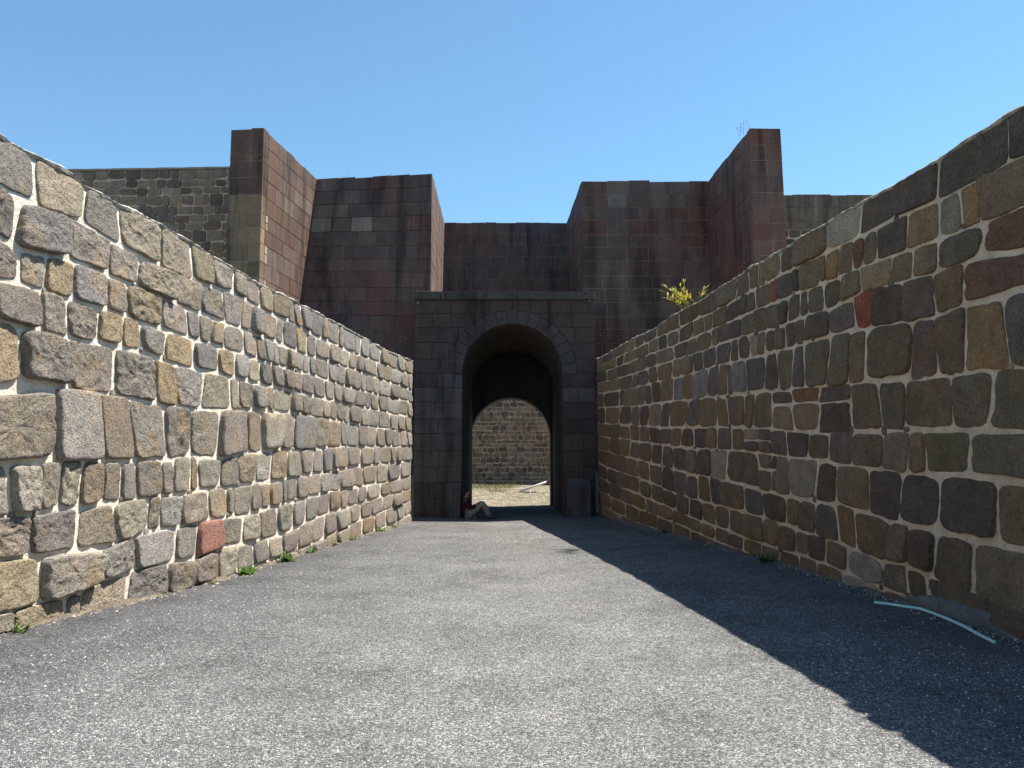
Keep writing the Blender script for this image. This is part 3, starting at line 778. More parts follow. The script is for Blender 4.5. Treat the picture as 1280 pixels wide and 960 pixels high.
# --- bastion beside the lit wall: battered front, lit return face
ob = empty('bastion', 'dark ashlar bastion with a narrow sunlit return face beside the gate arch', 'bastion', 'bastions either side of the gate')
bdir = (lbB - lbC).normalized()
foot = lbC + bdir * 2.2; footD = ltD + Vector((0, -.12, 0))
topP = [(lbC.x - 1.0, lbC.y + .3), (lbC.x, lbC.y), (ltD.x, ltD.y), (ltE.x, ltE.y + .9), (lbC.x - 1.0, ltE.y + .9)]
botP = [(foot.x - 1.0, foot.y + .3), (foot.x, foot.y), (footD.x, footD.y), (ltE.x, ltE.y + .9), (lbC.x - 1.0, ltE.y + .9)]
prism(ob, botP, topP, ZB, HB, m_mortar_a, d=.035)
OV_LT = [(404, 285, (.205,.165,.14), 10), (447, 283, (.235,.185,.16), 8), (430, 268, (.165,.13,.11), 12), (405, 268, (.15,.118,.10), 9), (400, 232, (.17,.14,.12), 8)]
patch(ob, V3(foot, ZB), V3(footD, ZB), V3(ltD, HB), V3(lbC, HB), zsL, (.5, .78), PAL_A, OV_LT, dr=quL, zmin=1.5, inw=Vector((ltE.x - ltD.x, ltE.y - ltD.y, 0)).normalized())
Dm = ltD
patch(ob, V3(footD, ZB), V3(ltE, ZB), V3(ltE, HB), V3(ltD, HB), zsL, (.5, .8), [(3, (.145,.105,.088)), (2, (.155,.115,.098)), (1, (.13,.085,.07))], il=quL, zmin=5.5)

# --- bastion beside the shaded wall
ob = empty('bastion', 'dark streaked ashlar bastion with pale patch stones behind the yellow-green plant', 'bastion', 'bastions either side of the gate')
topP = [(rtE.x, rtE.y + .9), (rtD.x, rtD.y), (rbC.x, rbC.y), (rbC.x + 1.0, rbC.y + .3), (rbC.x + 1.0, rtE.y + .9)]
prism(ob, topP, topP, ZB, HB, m_mortar_a)
OV_RT = [(758, 291, (.23,.215,.19), 8), (772, 252, (.17,.14,.125), 10), (838, 236, (.150,.108,.098), 20), (770, 232, (.155,.112,.10), 14), (735, 410, ARD, 12)]
patch(ob, V3(rtD, ZB), V3(rbC, ZB), V3(rbC, HB), V3(rtD, HB), zsR, (.52, .85), PAL_A, OV_RT, dl=quR, zmin=1.5, inw=Vector((rtE.x - rtD.x, rtE.y - rtD.y, 0)).normalized())
patch(ob, V3(rtE, ZB), V3(rtD, ZB), V3(rtD, HB), V3(rtE, HB), zsR, (.5, .8), PAL_A, ir=quR, zmin=5.5)

# --- buttress beside the shaded wall
ob = empty('buttress', 'tall red-brown ashlar buttress with two pale stones in its shaded face', 'buttress', 'buttresses either side of the gate')
back = rbC + Vector((.1, 1.6, 0)); backR = Vector((rbA.x + .15, back.y, HB))
rbA = rbA + Vector((.0, 0, 0)); footA = rbA + Vector((.22, 0, 0))
plan = [(rbB.x, rbB.y), (rbA.x, rbA.y), (backR.x, backR.y), (back.x, back.y), (rbC.x, rbC.y)]
planb = [(rbB.x, rbB.y), (footA.x, footA.y), (backR.x + .2, backR.y), (back.x, back.y), (rbC.x, rbC.y)]
prism(ob, planb, plan, ZB, HB, m_mortar_a)
OV_RB = [(970, 238, (.27,.25,.225), 9), (975, 280, (.17,.145,.125), 9)]
PAL_RB = [(5, ARD), (4, ABR), (1.0, ADK), (.5, AGR)]
patch(ob, V3(rbB, ZB), V3(footA, ZB), V3(rbA, HB), V3(rbB, HB), zsR, (.36, .55), PAL_RB, OV_RB, dl=quR, dr=quR, zmin=3, gap=.014, inw=Vector((rbC.x - rbB.x, rbC.y - rbB.y, 0)).normalized())
patch(ob, V3(rbC, ZB), V3(rbB, ZB), V3(rbB, HB), V3(rbC, HB), zsR, (.45, .75), PAL_RB, ir=quR, zmin=3, gap=.014)
patch(ob, V3(footA, ZB), V3((backR.x + .2, backR.y), ZB), V3(backR, HB), V3(rbA, HB), zsR, (.45, .75), PAL_RB, il=quR, zmin=6, gap=.014)

# --- wall between the bastions, above the gate roof
ZG = at_y(640, 365, 23.1).z                                  # top of the gatehouse
ob = empty('rear_wall', 'dark plain ashlar wall set back between the two bastions above the arch', 'wall')
xa, xb = ltE.x + .012, rtE.x - .012
plan = [(xa - .6, YB), (xb + .6, YB), (xb + .6, YB + .9), (xa - .6, YB + .9)]
prism(ob, plan, plan, ZG - .4, HB, m_mortar_a)
zsB = course_heights(21, ZG - .3, HB, .40, .48)
patch(ob, Vector((xa, YB, ZG - .3)), Vector((xb, YB, ZG - .3)), Vector((xb, YB, HB)), Vector((xa, YB, HB)), zsB, (.4, .75), [(4, (.100,.083,.088)), (2, (.118,.090,.088)), (1.2, (.13,.08,.072))])

# --- gatehouse with its tunnel
gate = empty('gatehouse', 'low dark stone gatehouse with a round-arched tunnel through it', 'gatehouse')
YG = 23.1
gx0, gx1 = at_y(518, 500, YG).x, at_y(744, 500, YG).x
jl, jr = at_y(577, 560, YG).x, at_y(704.5, 560, YG).x
ax, AR = (jl + jr) / 2, (jr - jl) / 2
crown = at_y(640, 405, YG).z; spring = crown - AR
YI = YB + .05
def arch_outline(cx, r, sp, z0, n=28):
    return [(cx - r, z0), *[(cx - r * math.cos(math.pi * i / n), sp + r * math.sin(math.pi * i / n)) for i in range(n + 1)], (cx + r, z0)]
def arch_slab(name, x0, x1, z0, z1, hole, ya, yb, mat, parent):
    """a wall slab with an arched hole: strips between hole and outline, front, back, soffit"""
    V, Fc = [], []
    n = len(hole)
    outer = []
    for i, (x, z) in enumerate(hole):
        if i == 0: outer.append((x0, z0))
        elif i == n - 1: outer.append((x1, z0))
        else:
            t = (i - 1) / (n - 3)
            if t < .25: outer.append((x0, z0 + (z1 - z0) * (.35 + .65 * t / .25)))
            elif t <= .75: outer.append((x0 + (x1 - x0) * (t - .25) / .5, z1))
            else: outer.append((x1, z1 - (z1 - z0) * .65 * (t - .75) / .25))
    for y in (ya, yb):
        V += [(x, y, z) for (x, z) in hole] + [(x, y, z) for (x, z) in outer]
    for i in range(n - 1):
        Fc.append((i, i + 1, n + i + 1, n + i)); Fc.append((2 * n + i + 1, 2 * n + i, 3 * n + i, 3 * n + i + 1))
        Fc.append((i + 1, i, 2 * n + i, 2 * n + i + 1)); Fc.append((n + i, n + i + 1, 3 * n + i + 1, 3 * n + i))
    Fc.append((0, n, 3 * n, 2 * n)); Fc.append((2 * n - 1, n - 1, 3 * n - 1, 4 * n - 1))
    return mesh_obj(name, V, Fc, mat, parent)
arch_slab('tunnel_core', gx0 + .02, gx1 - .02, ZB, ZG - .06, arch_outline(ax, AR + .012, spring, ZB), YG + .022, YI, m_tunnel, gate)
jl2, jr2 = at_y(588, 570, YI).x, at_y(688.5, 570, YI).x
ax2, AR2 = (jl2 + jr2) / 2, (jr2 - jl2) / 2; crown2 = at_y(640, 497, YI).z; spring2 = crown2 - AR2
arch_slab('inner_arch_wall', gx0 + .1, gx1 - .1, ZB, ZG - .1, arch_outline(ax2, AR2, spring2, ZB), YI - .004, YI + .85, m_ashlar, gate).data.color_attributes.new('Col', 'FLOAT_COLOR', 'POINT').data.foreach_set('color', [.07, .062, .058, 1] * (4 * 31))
RW = .40
nv = 17
for i in range(nv):                                          # voussoirs
    a0, a1 = math.pi * (i + .02) / nv, math.pi * (i + .98) / nv
    r1 = AR + RW * (1.0 if i != nv // 2 else 1.08)
    sub = [a0 + (a1 - a0) * t / 3 for t in range(4)]
    pts = [Vector((ax - AR * math.cos(a), YG, spring + AR * math.sin(a))) for a in sub]
    pts += [Vector((ax - r1 * math.cos(a), YG, spring + r1 * math.sin(a))) for a in reversed(sub)]
    off = rnd.uniform(.004, .018)
    pts = [p + Vector((0, -off, 0)) for p in reversed(pts)]
    pts = pts[::-1] if (pts[1] - pts[0]).cross(pts[2] - pts[1]).y > 0 and False else pts
    nv_ = (pts[1] - pts[0]).cross(pts[4] - pts[1])
    if nv_.y > 0: pts = pts[::-1]
    k = rnd.uniform(.9, 1.2)
    block(gate, None, pts, Vector((0, 1, 0)), .5, (.068 * k, .052 * k, .049 * k), name='voussoir')
zcor = ZG - .24                                              # underside of the cornice
zsG = course_heights(31, ZB, zcor, .40, .52)
OV_G = [(729, 410, (.15,.078,.066), 9), (552, 500, (.105,.085,.080), 30), (552, 545, (.092,.075,.072), 28), (552, 590, (.085,.07,.067), 26), (722, 495, (.098,.08,.076), 14)]
def gate_cell(x0, x1, z0, z1):
    rr = AR + RW + .012; g = .006
    x0 += g; x1 -= g; z0 += g; z1 -= g
    per = []
    N = 7
    for i in range(N): per.append((x0 + (x1 - x0) * i / N, z0))
    for i in range(N): per.append((x1, z0 + (z1 - z0) * i / N))
    for i in range(N): per.append((x1 - (x1 - x0) * i / N, z1))
    for i in range(N): per.append((x0, z1 - (z1 - z0) * i / N))
    out = []; inside = 0
    left = (x0 + x1) / 2 < ax
    for (x, z) in per:
        dx, dz = x - ax, z - spring
        if z >= spring - .001:
            d = math.hypot(dx, dz)
            if d < rr:
                inside += 1
                k = rr / max(d, 1e-4); x, z = ax + dx * k, spring + dz * k
                z = min(z, z1); 
                if z >= z1 - 1e-6:                          # slide along the bed joint instead
                    hz = z1 - spring
                    if hz < rr: x = ax + (-1 if left else 1) * math.sqrt(rr * rr - hz * hz)
        else:
            lim = AR
            if abs(dx) < lim: inside += 1; x = ax - lim if left else ax + lim
        p = (x, z)
        if not out or math.hypot(p[0] - out[-1][0], p[1] - out[-1][1]) > .012: out.append(p)
    if inside == len(per) or len(out) < 4: return None
    if math.hypot(out[0][0] - out[-1][0], out[0][1] - out[-1][1]) < .012: out.pop()
    if inside == 0: out = [(x0, z0), (x1, z0), (x1, z1), (x0, z1)]
    A = .5 * sum(out[i - 1][0] * out[i][1] - out[i][0] * out[i - 1][1] for i in range(len(out)))
    return out if A > .015 else None
for k in range(len(zsG) - 1):
    za, zb_ = zsG[k], zsG[k + 1]
    # make a bed joint fall on the springing line
    for side in (0, 1):
        lo, hi = (gx0, ax) if side == 0 else (ax, gx1)
        if zb_ <= spring: lo, hi = (gx0, jl + .006) if side == 0 else (jr - .006, gx1)
        xs = [lo]
        while xs[-1] < hi - 1e-3:
            w = rnd.uniform(.42, .75)
            if xs[-1] + w > hi - .25: w = hi - xs[-1]
            xs.append(xs[-1] + w)
        for a, b in zip(xs, xs[1:]):
            cell = gate_cell(a, b, za, zb_)
            if not cell: continue
            off = rnd.uniform(0, .012)
            fr = [Vector((x, YG - off, z)) for (x, z) in cell]
            c3 = sum(fr, Vector()) / len(fr)
            edge = (side == 0 and b > hi - .01) or (side == 1 and a < lo + .01)
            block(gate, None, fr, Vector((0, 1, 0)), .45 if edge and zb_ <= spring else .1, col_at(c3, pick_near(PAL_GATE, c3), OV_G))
xs = [gx0 - .03, at_y(551, 370, YG).x, at_y(645, 370, YG).x, gx1 + .03]
for a, b in zip(xs, xs[1:]):
    fr = [Vector((a + .006, YG - .09, zcor + .006)), Vector((b - .006, YG - .09, zcor + .006)), Vector((b - .006, YG - .09, ZG + rnd.uniform(-.01, .01))), Vector((a + .006, YG - .09, ZG + rnd.uniform(-.01, .01)))]
    k = rnd.uniform(.9, 1.1)
    block(gate, None, fr, Vector((0, 1, 0)), .55, (.078 * k, .064 * k, .060 * k), name='cornice_stone', bevel=.02)
V, Fc = box(gx0, gx1, YG + .47, YB - .01, ZG - .3, ZG - .04); mesh_obj('roof_slab', V, Fc, m_concrete, gate)
def plinth(x0, x1, zt, dep):
    y0 = YG - dep; zc = zt - .24
    prof = [(y0, -.3), (y0, zc), (y0 + .05, zc + .03), (YG - .10, zt), (YG + .2, zt), (YG + .2, -.3)]
    n = len(prof); V = [(x0, y, z) for y, z in prof] + [(x1, y, z) for y, z in prof]
    Fc = [tuple(range(n)), tuple(reversed(range(n, 2 * n)))] + [((i + 1) % n, i, n + i, n + (i + 1) % n) for i in range(n)]
    mesh_obj('plinth', V, flip(Fc) if False else Fc, m_ashlar, gate, (.088, .074, .070))
plinth(at_y(708, 640, YG).x, at_y(737, 640, YG).x, at_y(720, 598, YG).z, .42)
plinth(at_y(557, 640, YG).x, jl - .015, at_y(567, 603, YG).z, .16)
for (x, y, Yp) in ((522, 379, YG - .03), (737, 376, YG - .03), (507, 423, ltD.y - .35), (751, 420, rtD.y - .03)):
    p = at_y(x, y, Yp); V, Fc = tube([p + Vector((0, .05, 0)), p, p + Vector((0, -.02, 0))], [.02, .02, .012], 8)
    mesh_obj('bolt', V, Fc, m_paint, gate, (.5, .5, .49))

# ------------------------------------------------------------------ curtain walls running off to both sides, courtyard wall
class FlatWall:
    def __init__(s, a, b): s.a = Vector(a); s.b = Vector(b); s.d = (s.b - s.a).normalized(); s.n = Vector((s.d.y, -s.d.x)); s.L = (s.b - s.a).length
    def pt(s, S, z, d=0.0):
        p = s.a + s.d * S + s.n * d; return Vector((p.x, p.y, z))
def rubble_wall(W, parent, z0, z1, hs, ws, pal, mat, core, thick, visible, gap=(.018, .035), proud=(.012, .035), power=(3.6, 7), zlo=None, jit=.05):
    n = 60; V, Fc = [], []
    b = W.pt(0, 0, 0), W.pt(W.L, 0, 0), W.pt(W.L, 0, -thick), W.pt(0, 0, -thick)
    V = [(p.x, p.y, z0) for p in b] + [(p.x, p.y, z1 - .02) for p in b]
    mesh_obj('mortar_core', V, [(0, 3, 2, 1), (4, 5, 6, 7), (0, 1, 5, 4), (1, 2, 6, 5), (2, 3, 7, 6), (3, 0, 4, 7)], core, parent)
    S = Soup(); z = z1; cells = []
    while z > (zlo if zlo is not None else z0) + .05:
        h = rnd.uniform(*hs); s = rnd.uniform(-.2, 0)
        while s < W.L - .05:
            w = rnd.uniform(*ws); a, c = max(s, .01), min(s + w, W.L - .01)
            if c - a > .06:
                j = [rnd.uniform(-jit, jit) * h for _ in range(4)]
                if z >= z1 - .01: j[2] = j[3] = 0
                cells.append([(a, z - h + j[0]), (c, z - h + j[1]), (c, z + j[2]), (a, z + j[3])])
            s += w
        z -= h
    for q in cells:
        v, f, C = stone_mesh(W.pt, q, rnd.uniform(*gap), rnd.uniform(*proud), rnd.uniform(*power), .01, 12, RS, (0, 0), .06, rnd.uniform(0, 99))
        c = pick(pal)
        if visible(C): mesh_obj('stone', v, f, mat, parent, c, True, C)
        else: S.add([Vector(p) + C for p in v], f, c)
    if S.v: o = S.build('small_stones', mat, parent, True); o['kind'] = 'stuff'

YC = at_z(288, 210, HB).y; YC2 = at_z(95, 216, HB).y
ob = empty('curtain_wall', 'grey rubble curtain wall running from the sunlit buttress behind the cream-jointed wall', 'wall', 'curtain walls beyond the buttresses')
W = FlatWall((-24, YC2 + .3), (lbA.x + .1, YC))
def vis_l(C):
    px, py = to_px(C); return 60 < px < 290 and py < lerp(LB[0], px) + 6
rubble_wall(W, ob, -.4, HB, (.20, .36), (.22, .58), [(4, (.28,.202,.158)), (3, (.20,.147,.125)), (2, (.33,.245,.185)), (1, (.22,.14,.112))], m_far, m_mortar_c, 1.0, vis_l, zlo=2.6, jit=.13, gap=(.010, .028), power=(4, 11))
V, Fc = box(0, 1, 0, 1, 0, 1)
def slab_cap(W, parent, z1, thick, mat, th=.06):
    n = 80; V, Fc = [], []
    for i in range(n + 1):
        s = W.L * i / n; dz = .015 * noise.noise(Vector((s * 2, 0, 3))) + .012 * noise.noise(Vector((s * 7, 0, 1)))
        for (d, z) in ((.05, z1 - .01), (.05, z1 + th + dz), (-thick - .05, z1 + th + dz), (-thick - .05, z1 - .01)): V.append(tuple(W.pt(s, z, d)))
    for i in range(n):
        for j in range(4):
            a, b = i * 4 + j, i * 4 + (j + 1) % 4; Fc.append((a, a + 4, b + 4, b))
    Fc += [(0, 1, 2, 3), tuple(n * 4 + q for q in (3, 2, 1, 0))]
    mesh_obj('wall_cap', V, Fc, mat, parent)
slab_cap(W, ob, HB, 1.0, m_mortar_a, .05)

ob = empty('curtain_wall', 'plain grey block wall above rubble beyond the red-brown shaded buttress', 'wall', 'curtain walls beyond the buttresses')
pR = at_z(1000, 243, HB)
W = FlatWall((rbA.x - .1, pR.y), (22, pR.y + .4))
zmid = at_y(1000, 286, pR.y).z
def vis_r(C):
    px, py = to_px(C); return 975 < px < 1110 and py < lerp(RBD[0], px) + 6
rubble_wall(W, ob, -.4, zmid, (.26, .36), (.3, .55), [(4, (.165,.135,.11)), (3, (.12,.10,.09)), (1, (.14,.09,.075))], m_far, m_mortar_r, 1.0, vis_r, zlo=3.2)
V, Fc = box(W.a.x, 22, pR.y + .022, pR.y + 1.0, zmid - .05, HB - .03)
mesh_obj('block_core', V, Fc, m_mortar_f, ob)
zsC = course_heights(5, zmid, HB, .42, .5)
patch(ob, Vector((W.a.x, pR.y, zmid)), Vector((19, pR.y, zmid)), Vector((19, pR.y, HB)), Vector((W.a.x, pR.y, HB)), zsC, (.5, .85), [(3, (.165,.14,.115)), (2, (.185,.16,.13))], gap=.008, rough=.004)

ob = empty('courtyard_wall', 'grey rubble wall closing the courtyard seen through the tunnel', 'wall')
YW = 42.0
W = FlatWall((-9, YW), (9, YW))
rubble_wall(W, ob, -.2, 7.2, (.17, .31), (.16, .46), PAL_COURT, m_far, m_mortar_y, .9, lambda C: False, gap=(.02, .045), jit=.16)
slab_cap(W, ob, 7.2, .9, m_cap)

# ------------------------------------------------------------------ plants
def leaf(S, base, d, L, w, c, droop=.4, n=3):
    d = Vector(d).normalized(); side = d.cross(Vector((0, 0, 1)))
    side = side.normalized() if side.length > 1e-3 else Vector((1, 0, 0))
    V = []; p = Vector(base)
    for i in range(n + 1):
        t = i / n; ww = w * math.sin(math.pi * min(.97, t * .85 + .12))
        V += [tuple(p - side * ww), tuple(p + side * ww)]
        p = p + d * L / n; d = (d + Vector((0, 0, -droop / n))).normalized()
    S.add(V, [(2 * i, 2 * i + 1, 2 * i + 3, 2 * i + 2) for i in range(n)], c)
def weed(px, py, size, label, nl=34, pal=((.09, .17, .03), (.13, .21, .045), (.06, .12, .025)), W=WL):
    s, z = W.hit(px, py); P = W.pt(s, 0, .08 + size * .25); P.z = ground_z(P.x, P.y)
    S = Soup()
    for i in range(nl):
        a = rnd.uniform(0, 6.283); e = rnd.uniform(.15, 1.3)
        d = Vector((math.cos(a) * math.cos(e), math.sin(a) * math.cos(e), math.sin(e)))
        b = P + Vector((rnd.gauss(0, size * .22), rnd.gauss(0, size * .3), .0))
        b.z = ground_z(b.x, b.y)
        k = rnd.uniform(.8, 1.3); c = tuple(ch * k for ch in rnd.choice(pal))
        leaf(S, b, d, size * rnd.uniform(.45, 1.0), size * rnd.uniform(.06, .13), c, rnd.uniform(.3, 1.1))
    o = S.build('weed', m_leaf); tag(o, label, 'weed', 'weeds at the foot of the sunlit wall')
    return o
weed(297, 722, .20, 'bright green leafy weed at the wall foot, past the red stone', 44)
weed(349, 706, .22, 'bright green upright weed clump at the wall foot, taller than its neighbours', 48)
weed(382, 694, .15, 'small green weed at the wall foot just beyond the tall clump', 26)
weed(412, 684, .13, 'faint low green weed patch growing midway along the sunlit wall foot', 24)
weed(434, 678, .14, 'faint low green weed patch growing midway along the sunlit wall foot', 24)['label'] = 'pale green weed spreading low against the bleached foot stones'
weed(470, 667, .15, 'small yellowish weed at the wall foot, second from the gate', 28, ((.14, .19, .04), (.10, .16, .03)))
weed(488, 662, .13, 'small yellowish weed at the sunlit wall foot closest to the gate', 24, ((.14, .19, .04), (.10, .16, .03)))
weed(8, 772, .14, 'tiny dark green weed in the joint above the ochre foot stone', 20, ((.06, .10, .02), (.09, .13, .03)))
weed(256, 732, .10, 'sparse dry yellow weed at the foot of the square brown stones', 16, ((.22, .19, .06), (.16, .17, .05)))
for (x, y, sz, lb) in ((968, 706, .2, 'dark grass tuft at the foot of the shaded wall by rounded stones'), (836, 668, .13, 'thin dark grass tuft at the shaded wall foot close to the gate')):
    o = weed(x, y, sz, lb, 30, ((.05, .09, .02), (.07, .10, .03)), WR); o['group'] = 'grass tufts at the foot of the shaded wall'

# yellow-green succulent on top of the shaded wall
s, z = WR.hit(872, 378); P = WR.pt(s, z + .03, .02)
S = Soup(); St = Soup()
succ = empty('succulent_plant', 'yellow-green succulent plant sprouting from the top of the shaded wall', 'plant', None, tuple(P))
tang = (WR.pt(s + .1, 0) - WR.pt(s, 0)).normalized()         # away from the camera along the wall
for i in range(15):
    t = rnd.uniform(-.35, .75); b = tang * t * .8 + Vector((rnd.uniform(-.12, .02), 0, -.02))
    lean = Vector((-.5 + rnd.gauss(0, .55), rnd.gauss(0, .4), rnd.uniform(.3, 1.0))).normalized()
    L = rnd.uniform(.14, .48)
    pts = [b + lean * L * q + Vector((0, 0, .06 * q * q)) for q in (0, .35, .7, 1)]
    v, f = tube(pts, [.010, .009, .007, .004], 5); k = rnd.uniform(.8, 1.2); St.add(v, f, (.30 * k, .26 * k, .06 * k))
    for j in range(int(5 + L * 15)):
        q = rnd.uniform(.15, 1.02); p = b + lean * L * q + Vector((0, 0, .06 * q * q))
        a = rnd.uniform(0, 6.283); d = lean * .7 + Vector((math.cos(a), math.sin(a), rnd.uniform(-.2, .8))) * .7
        k = rnd.uniform(.75, 1.25); c = rnd.choice(((.58, .47, .05), (.50, .45, .06), (.66, .55, .14), (.36, .36, .06)))
        leaf(S, p, d, rnd.uniform(.07, .15), rnd.uniform(.009, .016), tuple(ch * k for ch in c), rnd.uniform(-.3, .3), 2)
S.build('leaves', m_leaf, succ); St.build('stems', m_leaf, succ)

# dry stalks on the tops of the masonry
def stalks(P, n, L, label, pal=((.22, .19, .11), (.15, .15, .07))):
    S = Soup()
    for i in range(n):
        b = Vector(P) + Vector((rnd.gauss(0, .12), rnd.gauss(0, .1), -.02)); l = L * rnd.uniform(.5, 1)
        d = Vector((rnd.gauss(0, .22), rnd.gauss(0, .2), 1)).normalized()
        pts = [b, b + d * l * .5, b + d * l + Vector((rnd.gauss(0, .05), 0, 0))]
        v, f = tube(pts, [.004, .003, .002], 4); S.add(v, f, rnd.choice(pal))
        for j in range(7):
            q = rnd.uniform(.4, 1); a = rnd.uniform(0, 6.28)
            leaf(S, b + d * l * q, (math.cos(a), math.sin(a), .5), l * .12, .008, rnd.choice(pal), .3, 2)
    tag(S.build('dry_plant', m_leaf), label, 'plant', 'dry plants on the masonry tops')
stalks(rbB + Vector((-.05, .35, 0)), 5, .48, 'thin dry stalks standing on the shaded red-brown buttress top')
q = at_z(489, 219, HB); stalks(q + Vector((0, .15, 0)), 6, .16, 'low dry tuft on top of the bastion beside the sunlit wall')
q = at_z(430, 221, HB); stalks(q + Vector((0, .15, 0)), 5, .10, 'tiny dry sprigs on the bastion top next to the sunlit buttress')
q = at_z(250, 211, HB); stalks(q + Vector((0, .3, .05)), 7, .12, 'short dry grass along the top of the rubble curtain wall')

# courtyard grass
S = Soup()
for i in range(3000):
    x = rnd.uniform(-2.6, .6) + .0; y = 36.2 + rnd.random() * 4.4; 
    if noise.noise(Vector((x * .8, y * .8, 9))) + .35 * (y - 38) - .5 * max(0, x + .8) < rnd.uniform(-.5, .3): continue
    P = (x, y, yard_z(x, y)); a = rnd.uniform(0, 6.28)
    k = rnd.uniform(.7, 1.3); c = rnd.choice(((.13, .15, .045), (.18, .18, .07), (.24, .21, .11)))
    leaf(S, P, (math.cos(a) * .5, math.sin(a) * .5, 1), rnd.uniform(.05, .13), .012, tuple(ch * k for ch in c), .5, 2)
o = S.build('grass', m_leaf); o['kind'] = 'stuff'; o['label'] = 'short sunlit grass on the courtyard floor beyond the tunnel'; o['category'] = 'grass'

# ------------------------------------------------------------------ barrier pole in the courtyard
YP = 36.6
p0, p1 = at_y(650, 613, YP), at_y(684, 601.5, YP)
zg = yard_z(p0.x, YP)
bar = empty('barrier_pole', 'tilted pale pole with a dark red end lying in the courtyard beyond the tunnel', 'pole', None, (p0.x, YP, zg))
dz = zg + .05 - p0.z; o3 = Vector((p0.x, YP, zg)); p0 = p0 + Vector((0, 0, dz)); p1 = p1 + Vector((0, 0, dz * .5))
v, f = tube([p0 - o3, p0.lerp(p1, .5) - o3, p1 - o3], [.055, .05, .045], 10); mesh_obj('pole', v, f, m_paint, bar, (.62, .62, .58), True)
v, f = tube([p1 - o3, p1 + (p1 - p0).normalized() * .14 - o3], [.075, .075], 10); mesh_obj('red_end', v, f, m_paint, bar, (.16, .02, .03))
pm = p0.lerp(p1, .38)
for dy in (-.16, .16):
    v, f = tube([pm - o3, Vector((pm.x - .02, YP + dy, yard_z(pm.x, YP + dy))) - o3], [.03, .03], 8); mesh_obj('leg', v, f, m_paint, bar, (.5, .5, .48))
v, f = box(-.05, .75, -.06, .06, .0, .04); mesh_obj('foot_bar', [(a, b, c + .0) for a, b, c in v], f, m_paint, bar, (.42, .41, .38))

# ------------------------------------------------------------------ the hose at the foot of the shaded wall
pts = [(1093, 753), (1110, 755), (1130, 758), (1150, 761), (1165, 766), (1185, 774), (1205, 783), (1225, 794), (1243, 803)]
P = []
for (x, y) in pts:
    p = at_z(x, y, .03)
    for _ in range(3): p = at_z(x, y, ground_z(p.x, p.y) + .022)
    sw = WR.s_at(p.y); q = WR.pt(sw, p.z); d = (Vector((p.x, p.y, p.z)) - q).dot(WR.pt(sw, 0, 1) - WR.pt(sw, 0, 0))
    if d < .10: p = WR.pt(sw, p.z, .10)
    P.append(p)
dense = []
for i in range(len(P) - 1):
    for t in range(4): dense.append(P[i].lerp(P[i + 1], t / 4))
dense.append(P[-1])
v, f = tube(dense, .0155, 12); o = mesh_obj('garden_hose', v, f, m_hose, None, (.40, .66, .62), True)
tag(o, 'short length of pale turquoise hose lying along the shaded wall foot', 'hose')

# ------------------------------------------------------------------ the seated person
def skin_obj(name, joints, edges, mat, parent, color, root=0, sub=2):
    me = bpy.data.meshes.new(name); me.from_pydata([j[0] for j in joints], edges, [])
    o = bpy.data.objects.new(name, me); col.objects.link(o)
    bpy.context.view_layer.objects.active = o; o.select_set(True)
    o.modifiers.new('skin', 'SKIN'); 
    for i, j in enumerate(joints):
        r = j[1]; sv = me.skin_vertices[0].data[i]; sv.radius = r if hasattr(r, '__len__') else (r, r); sv.use_root = (i == root)
    m = o.modifiers.new('sub', 'SUBSURF'); m.levels = sub; m.render_levels = sub
    dg = bpy.context.evaluated_depsgraph_get(); ev = bpy.data.meshes.new_from_object(o.evaluated_get(dg))
    verts = [tuple(v.co) for v in ev.vertices]; faces = [tuple(p.vertices) for p in ev.polygons]
    bpy.data.objects.remove(o)
    return mesh_obj(name, verts, faces, mat, parent, color, True)
px0 = jl + .20
per = empty('person', 'person in a dark red top seated against the arch jamb, knees drawn up', 'person', None, (px0, YG - .12, ground_z(px0, YG - .12)))
# local: +x faces out from the jamb, y: near side negative
J = [((0, 0, .12), (.13, .15)), ((-.04, 0, .32), (.11, .15)), ((-.08, 0, .50), (.10, .17)), ((-.05, 0, .60), (.055, .06)), ((-.03, 0, .66), (.05, .052)), ((-.01, 0, .735), (.085, .075)), ((0, 0, .80), (.075, .07)),
     ((.05, -.10, .12), .085), ((.44, -.12, .43), .062), ((.62, -.11, .06), .042), ((.75, -.12, .035), (.03, .038)),
     ((.05, .10, .12), .085), ((.40, .12, .45), .062), ((.60, .12, .06), .042), ((.73, .13, .035), (.03, .038)),
     ((-.07, -.20, .50), .055), ((.08, -.24, .30), .043), ((.30, -.16, .40), .032), ((.37, -.14, .44), (.02, .034)),
     ((-.07, .20, .50), .055), ((.08, .24, .30), .043), ((.30, .16, .42), .032), ((.36, .13, .46), (.02, .034))]
E = [(0, 1), (1, 2), (2, 3), (3, 4), (4, 5), (5, 6), (0, 7), (7, 8), (8, 9), (9, 10), (0, 11), (11, 12), (12, 13), (13, 14), (2, 15), (15, 16), (16, 17), (17, 18), (2, 19), (19, 20), (20, 21), (21, 22)]
skin_obj('body', J, E, m_skin, per, (.24, .13, .09))
grow = lambda r, k: tuple(q + k for q in r) if hasattr(r, '__len__') else r + k
def sub_skin(name, idx, k, mat, color, cut=()):
    mp = {i: n for n, i in enumerate(idx)}
    js = [(dict(cut).get(i, J[i][0]), grow(J[i][1], k + (.03 if i == 3 else 0))) for i in idx]
    es = [(mp[a], mp[b]) for a, b in E if a in mp and b in mp]
    return skin_obj(name, js, es, mat, per, color)
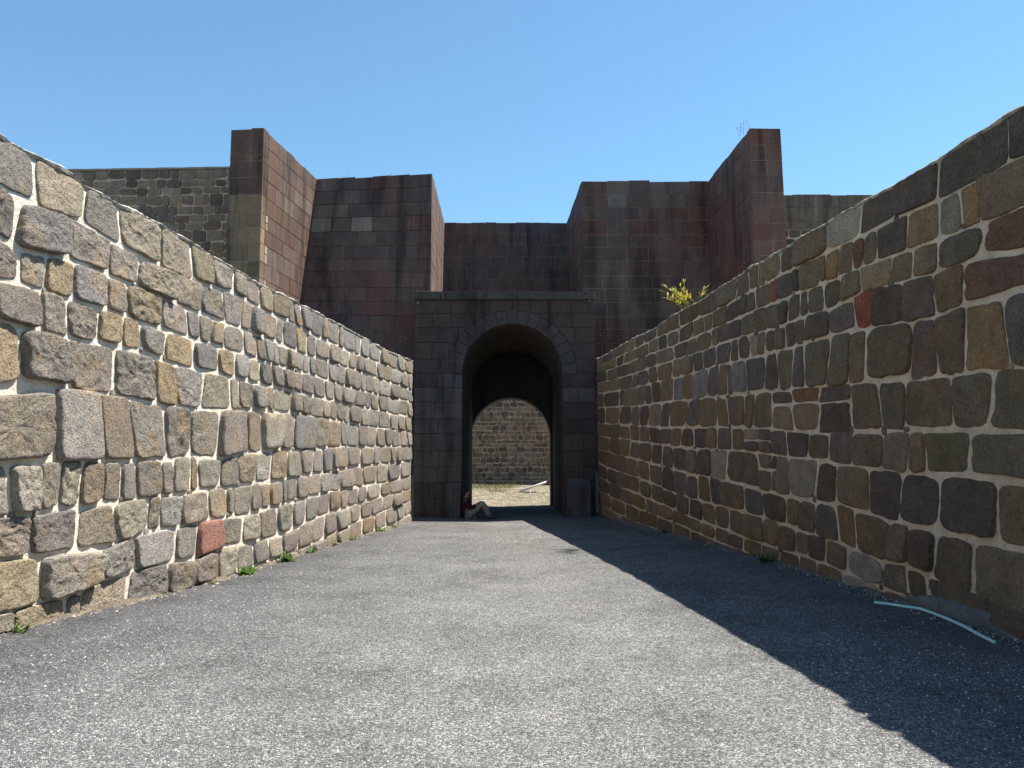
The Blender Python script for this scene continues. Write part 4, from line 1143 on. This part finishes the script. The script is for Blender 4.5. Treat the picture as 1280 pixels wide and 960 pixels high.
sub_skin('shirt', [0, 1, 2, 3, 15, 16, 17, 19, 20, 21], .016, m_cloth, (.05, .012, .020), cut={17: (.24, -.18, .37), 21: (.24, .18, .39)}.items())
sub_skin('trousers', [0, 7, 8, 9, 11, 12, 13], .042, m_cloth, (.26, .205, .165))
for (x, y) in ((.685, -.115), (.665, .125)):                 # shoes
    js = [((x - .09, y, .035), (.045, .04)), ((x, y, .045), (.05, .045)), ((x + .12, y - .003, .03), (.04, .03))]
    skin_obj('shoe', js, [(0, 1), (1, 2)], m_cloth, per, (.05, .05, .055))
hd = [((-.045, 0, .70), (.07, .07)), ((-.035, 0, .775), (.095, .088)), ((-.01, 0, .835), (.07, .07))]
skin_obj('hair', hd, [(0, 1), (1, 2)], m_cloth, per, (.02, .014, .012))
v, f = tube([(.07, 0, .745), (.105, 0, .722), (.075, 0, .712)], [.010, .016, .012], 8); mesh_obj('nose', v, f, m_skin, per, (.24, .13, .09), True)
for s_ in (-1, 1):
    v, f = tube([(.072, s_ * .032, .752), (.086, s_ * .032, .752)], [.011, .008], 8); mesh_obj('eye', v, f, m_skin, per, (.05, .04, .035), True)
v, f = tube([(.072, -.025, .69), (.09, 0, .69), (.072, .025, .69)], [.006, .008, .006], 6); mesh_obj('mouth', v, f, m_skin, per, (.20, .07, .06), True)
for sgn, hx in ((-1, 18), (1, 22)):                          # five fingers a hand, closed over the knee
    hp = Vector(J[hx][0])
    for q in range(4):
        y = hp.y + sgn * (.03 - .02 * q); L = (.06, .075, .08, .07)[q]
        js = [((hp.x + .0, y, hp.z + .0), .009), ((hp.x + L * .55, y, hp.z - .002), .0085), ((hp.x + L * .9, y, hp.z - .03), .0075), ((hp.x + L * .9, y, hp.z - .055), .006)]
        skin_obj('finger', js, [(0, 1), (1, 2), (2, 3)], m_skin, per, (.24, .13, .09), 0, 1)
    js = [((hp.x - .03, hp.y - sgn * .02, hp.z), .011), ((hp.x + .0, hp.y - sgn * .05, hp.z - .005), .009), ((hp.x + .03, hp.y - sgn * .055, hp.z - .02), .007)]
    skin_obj('thumb', js, [(0, 1), (1, 2)], m_skin, per, (.24, .13, .09), 0, 1)
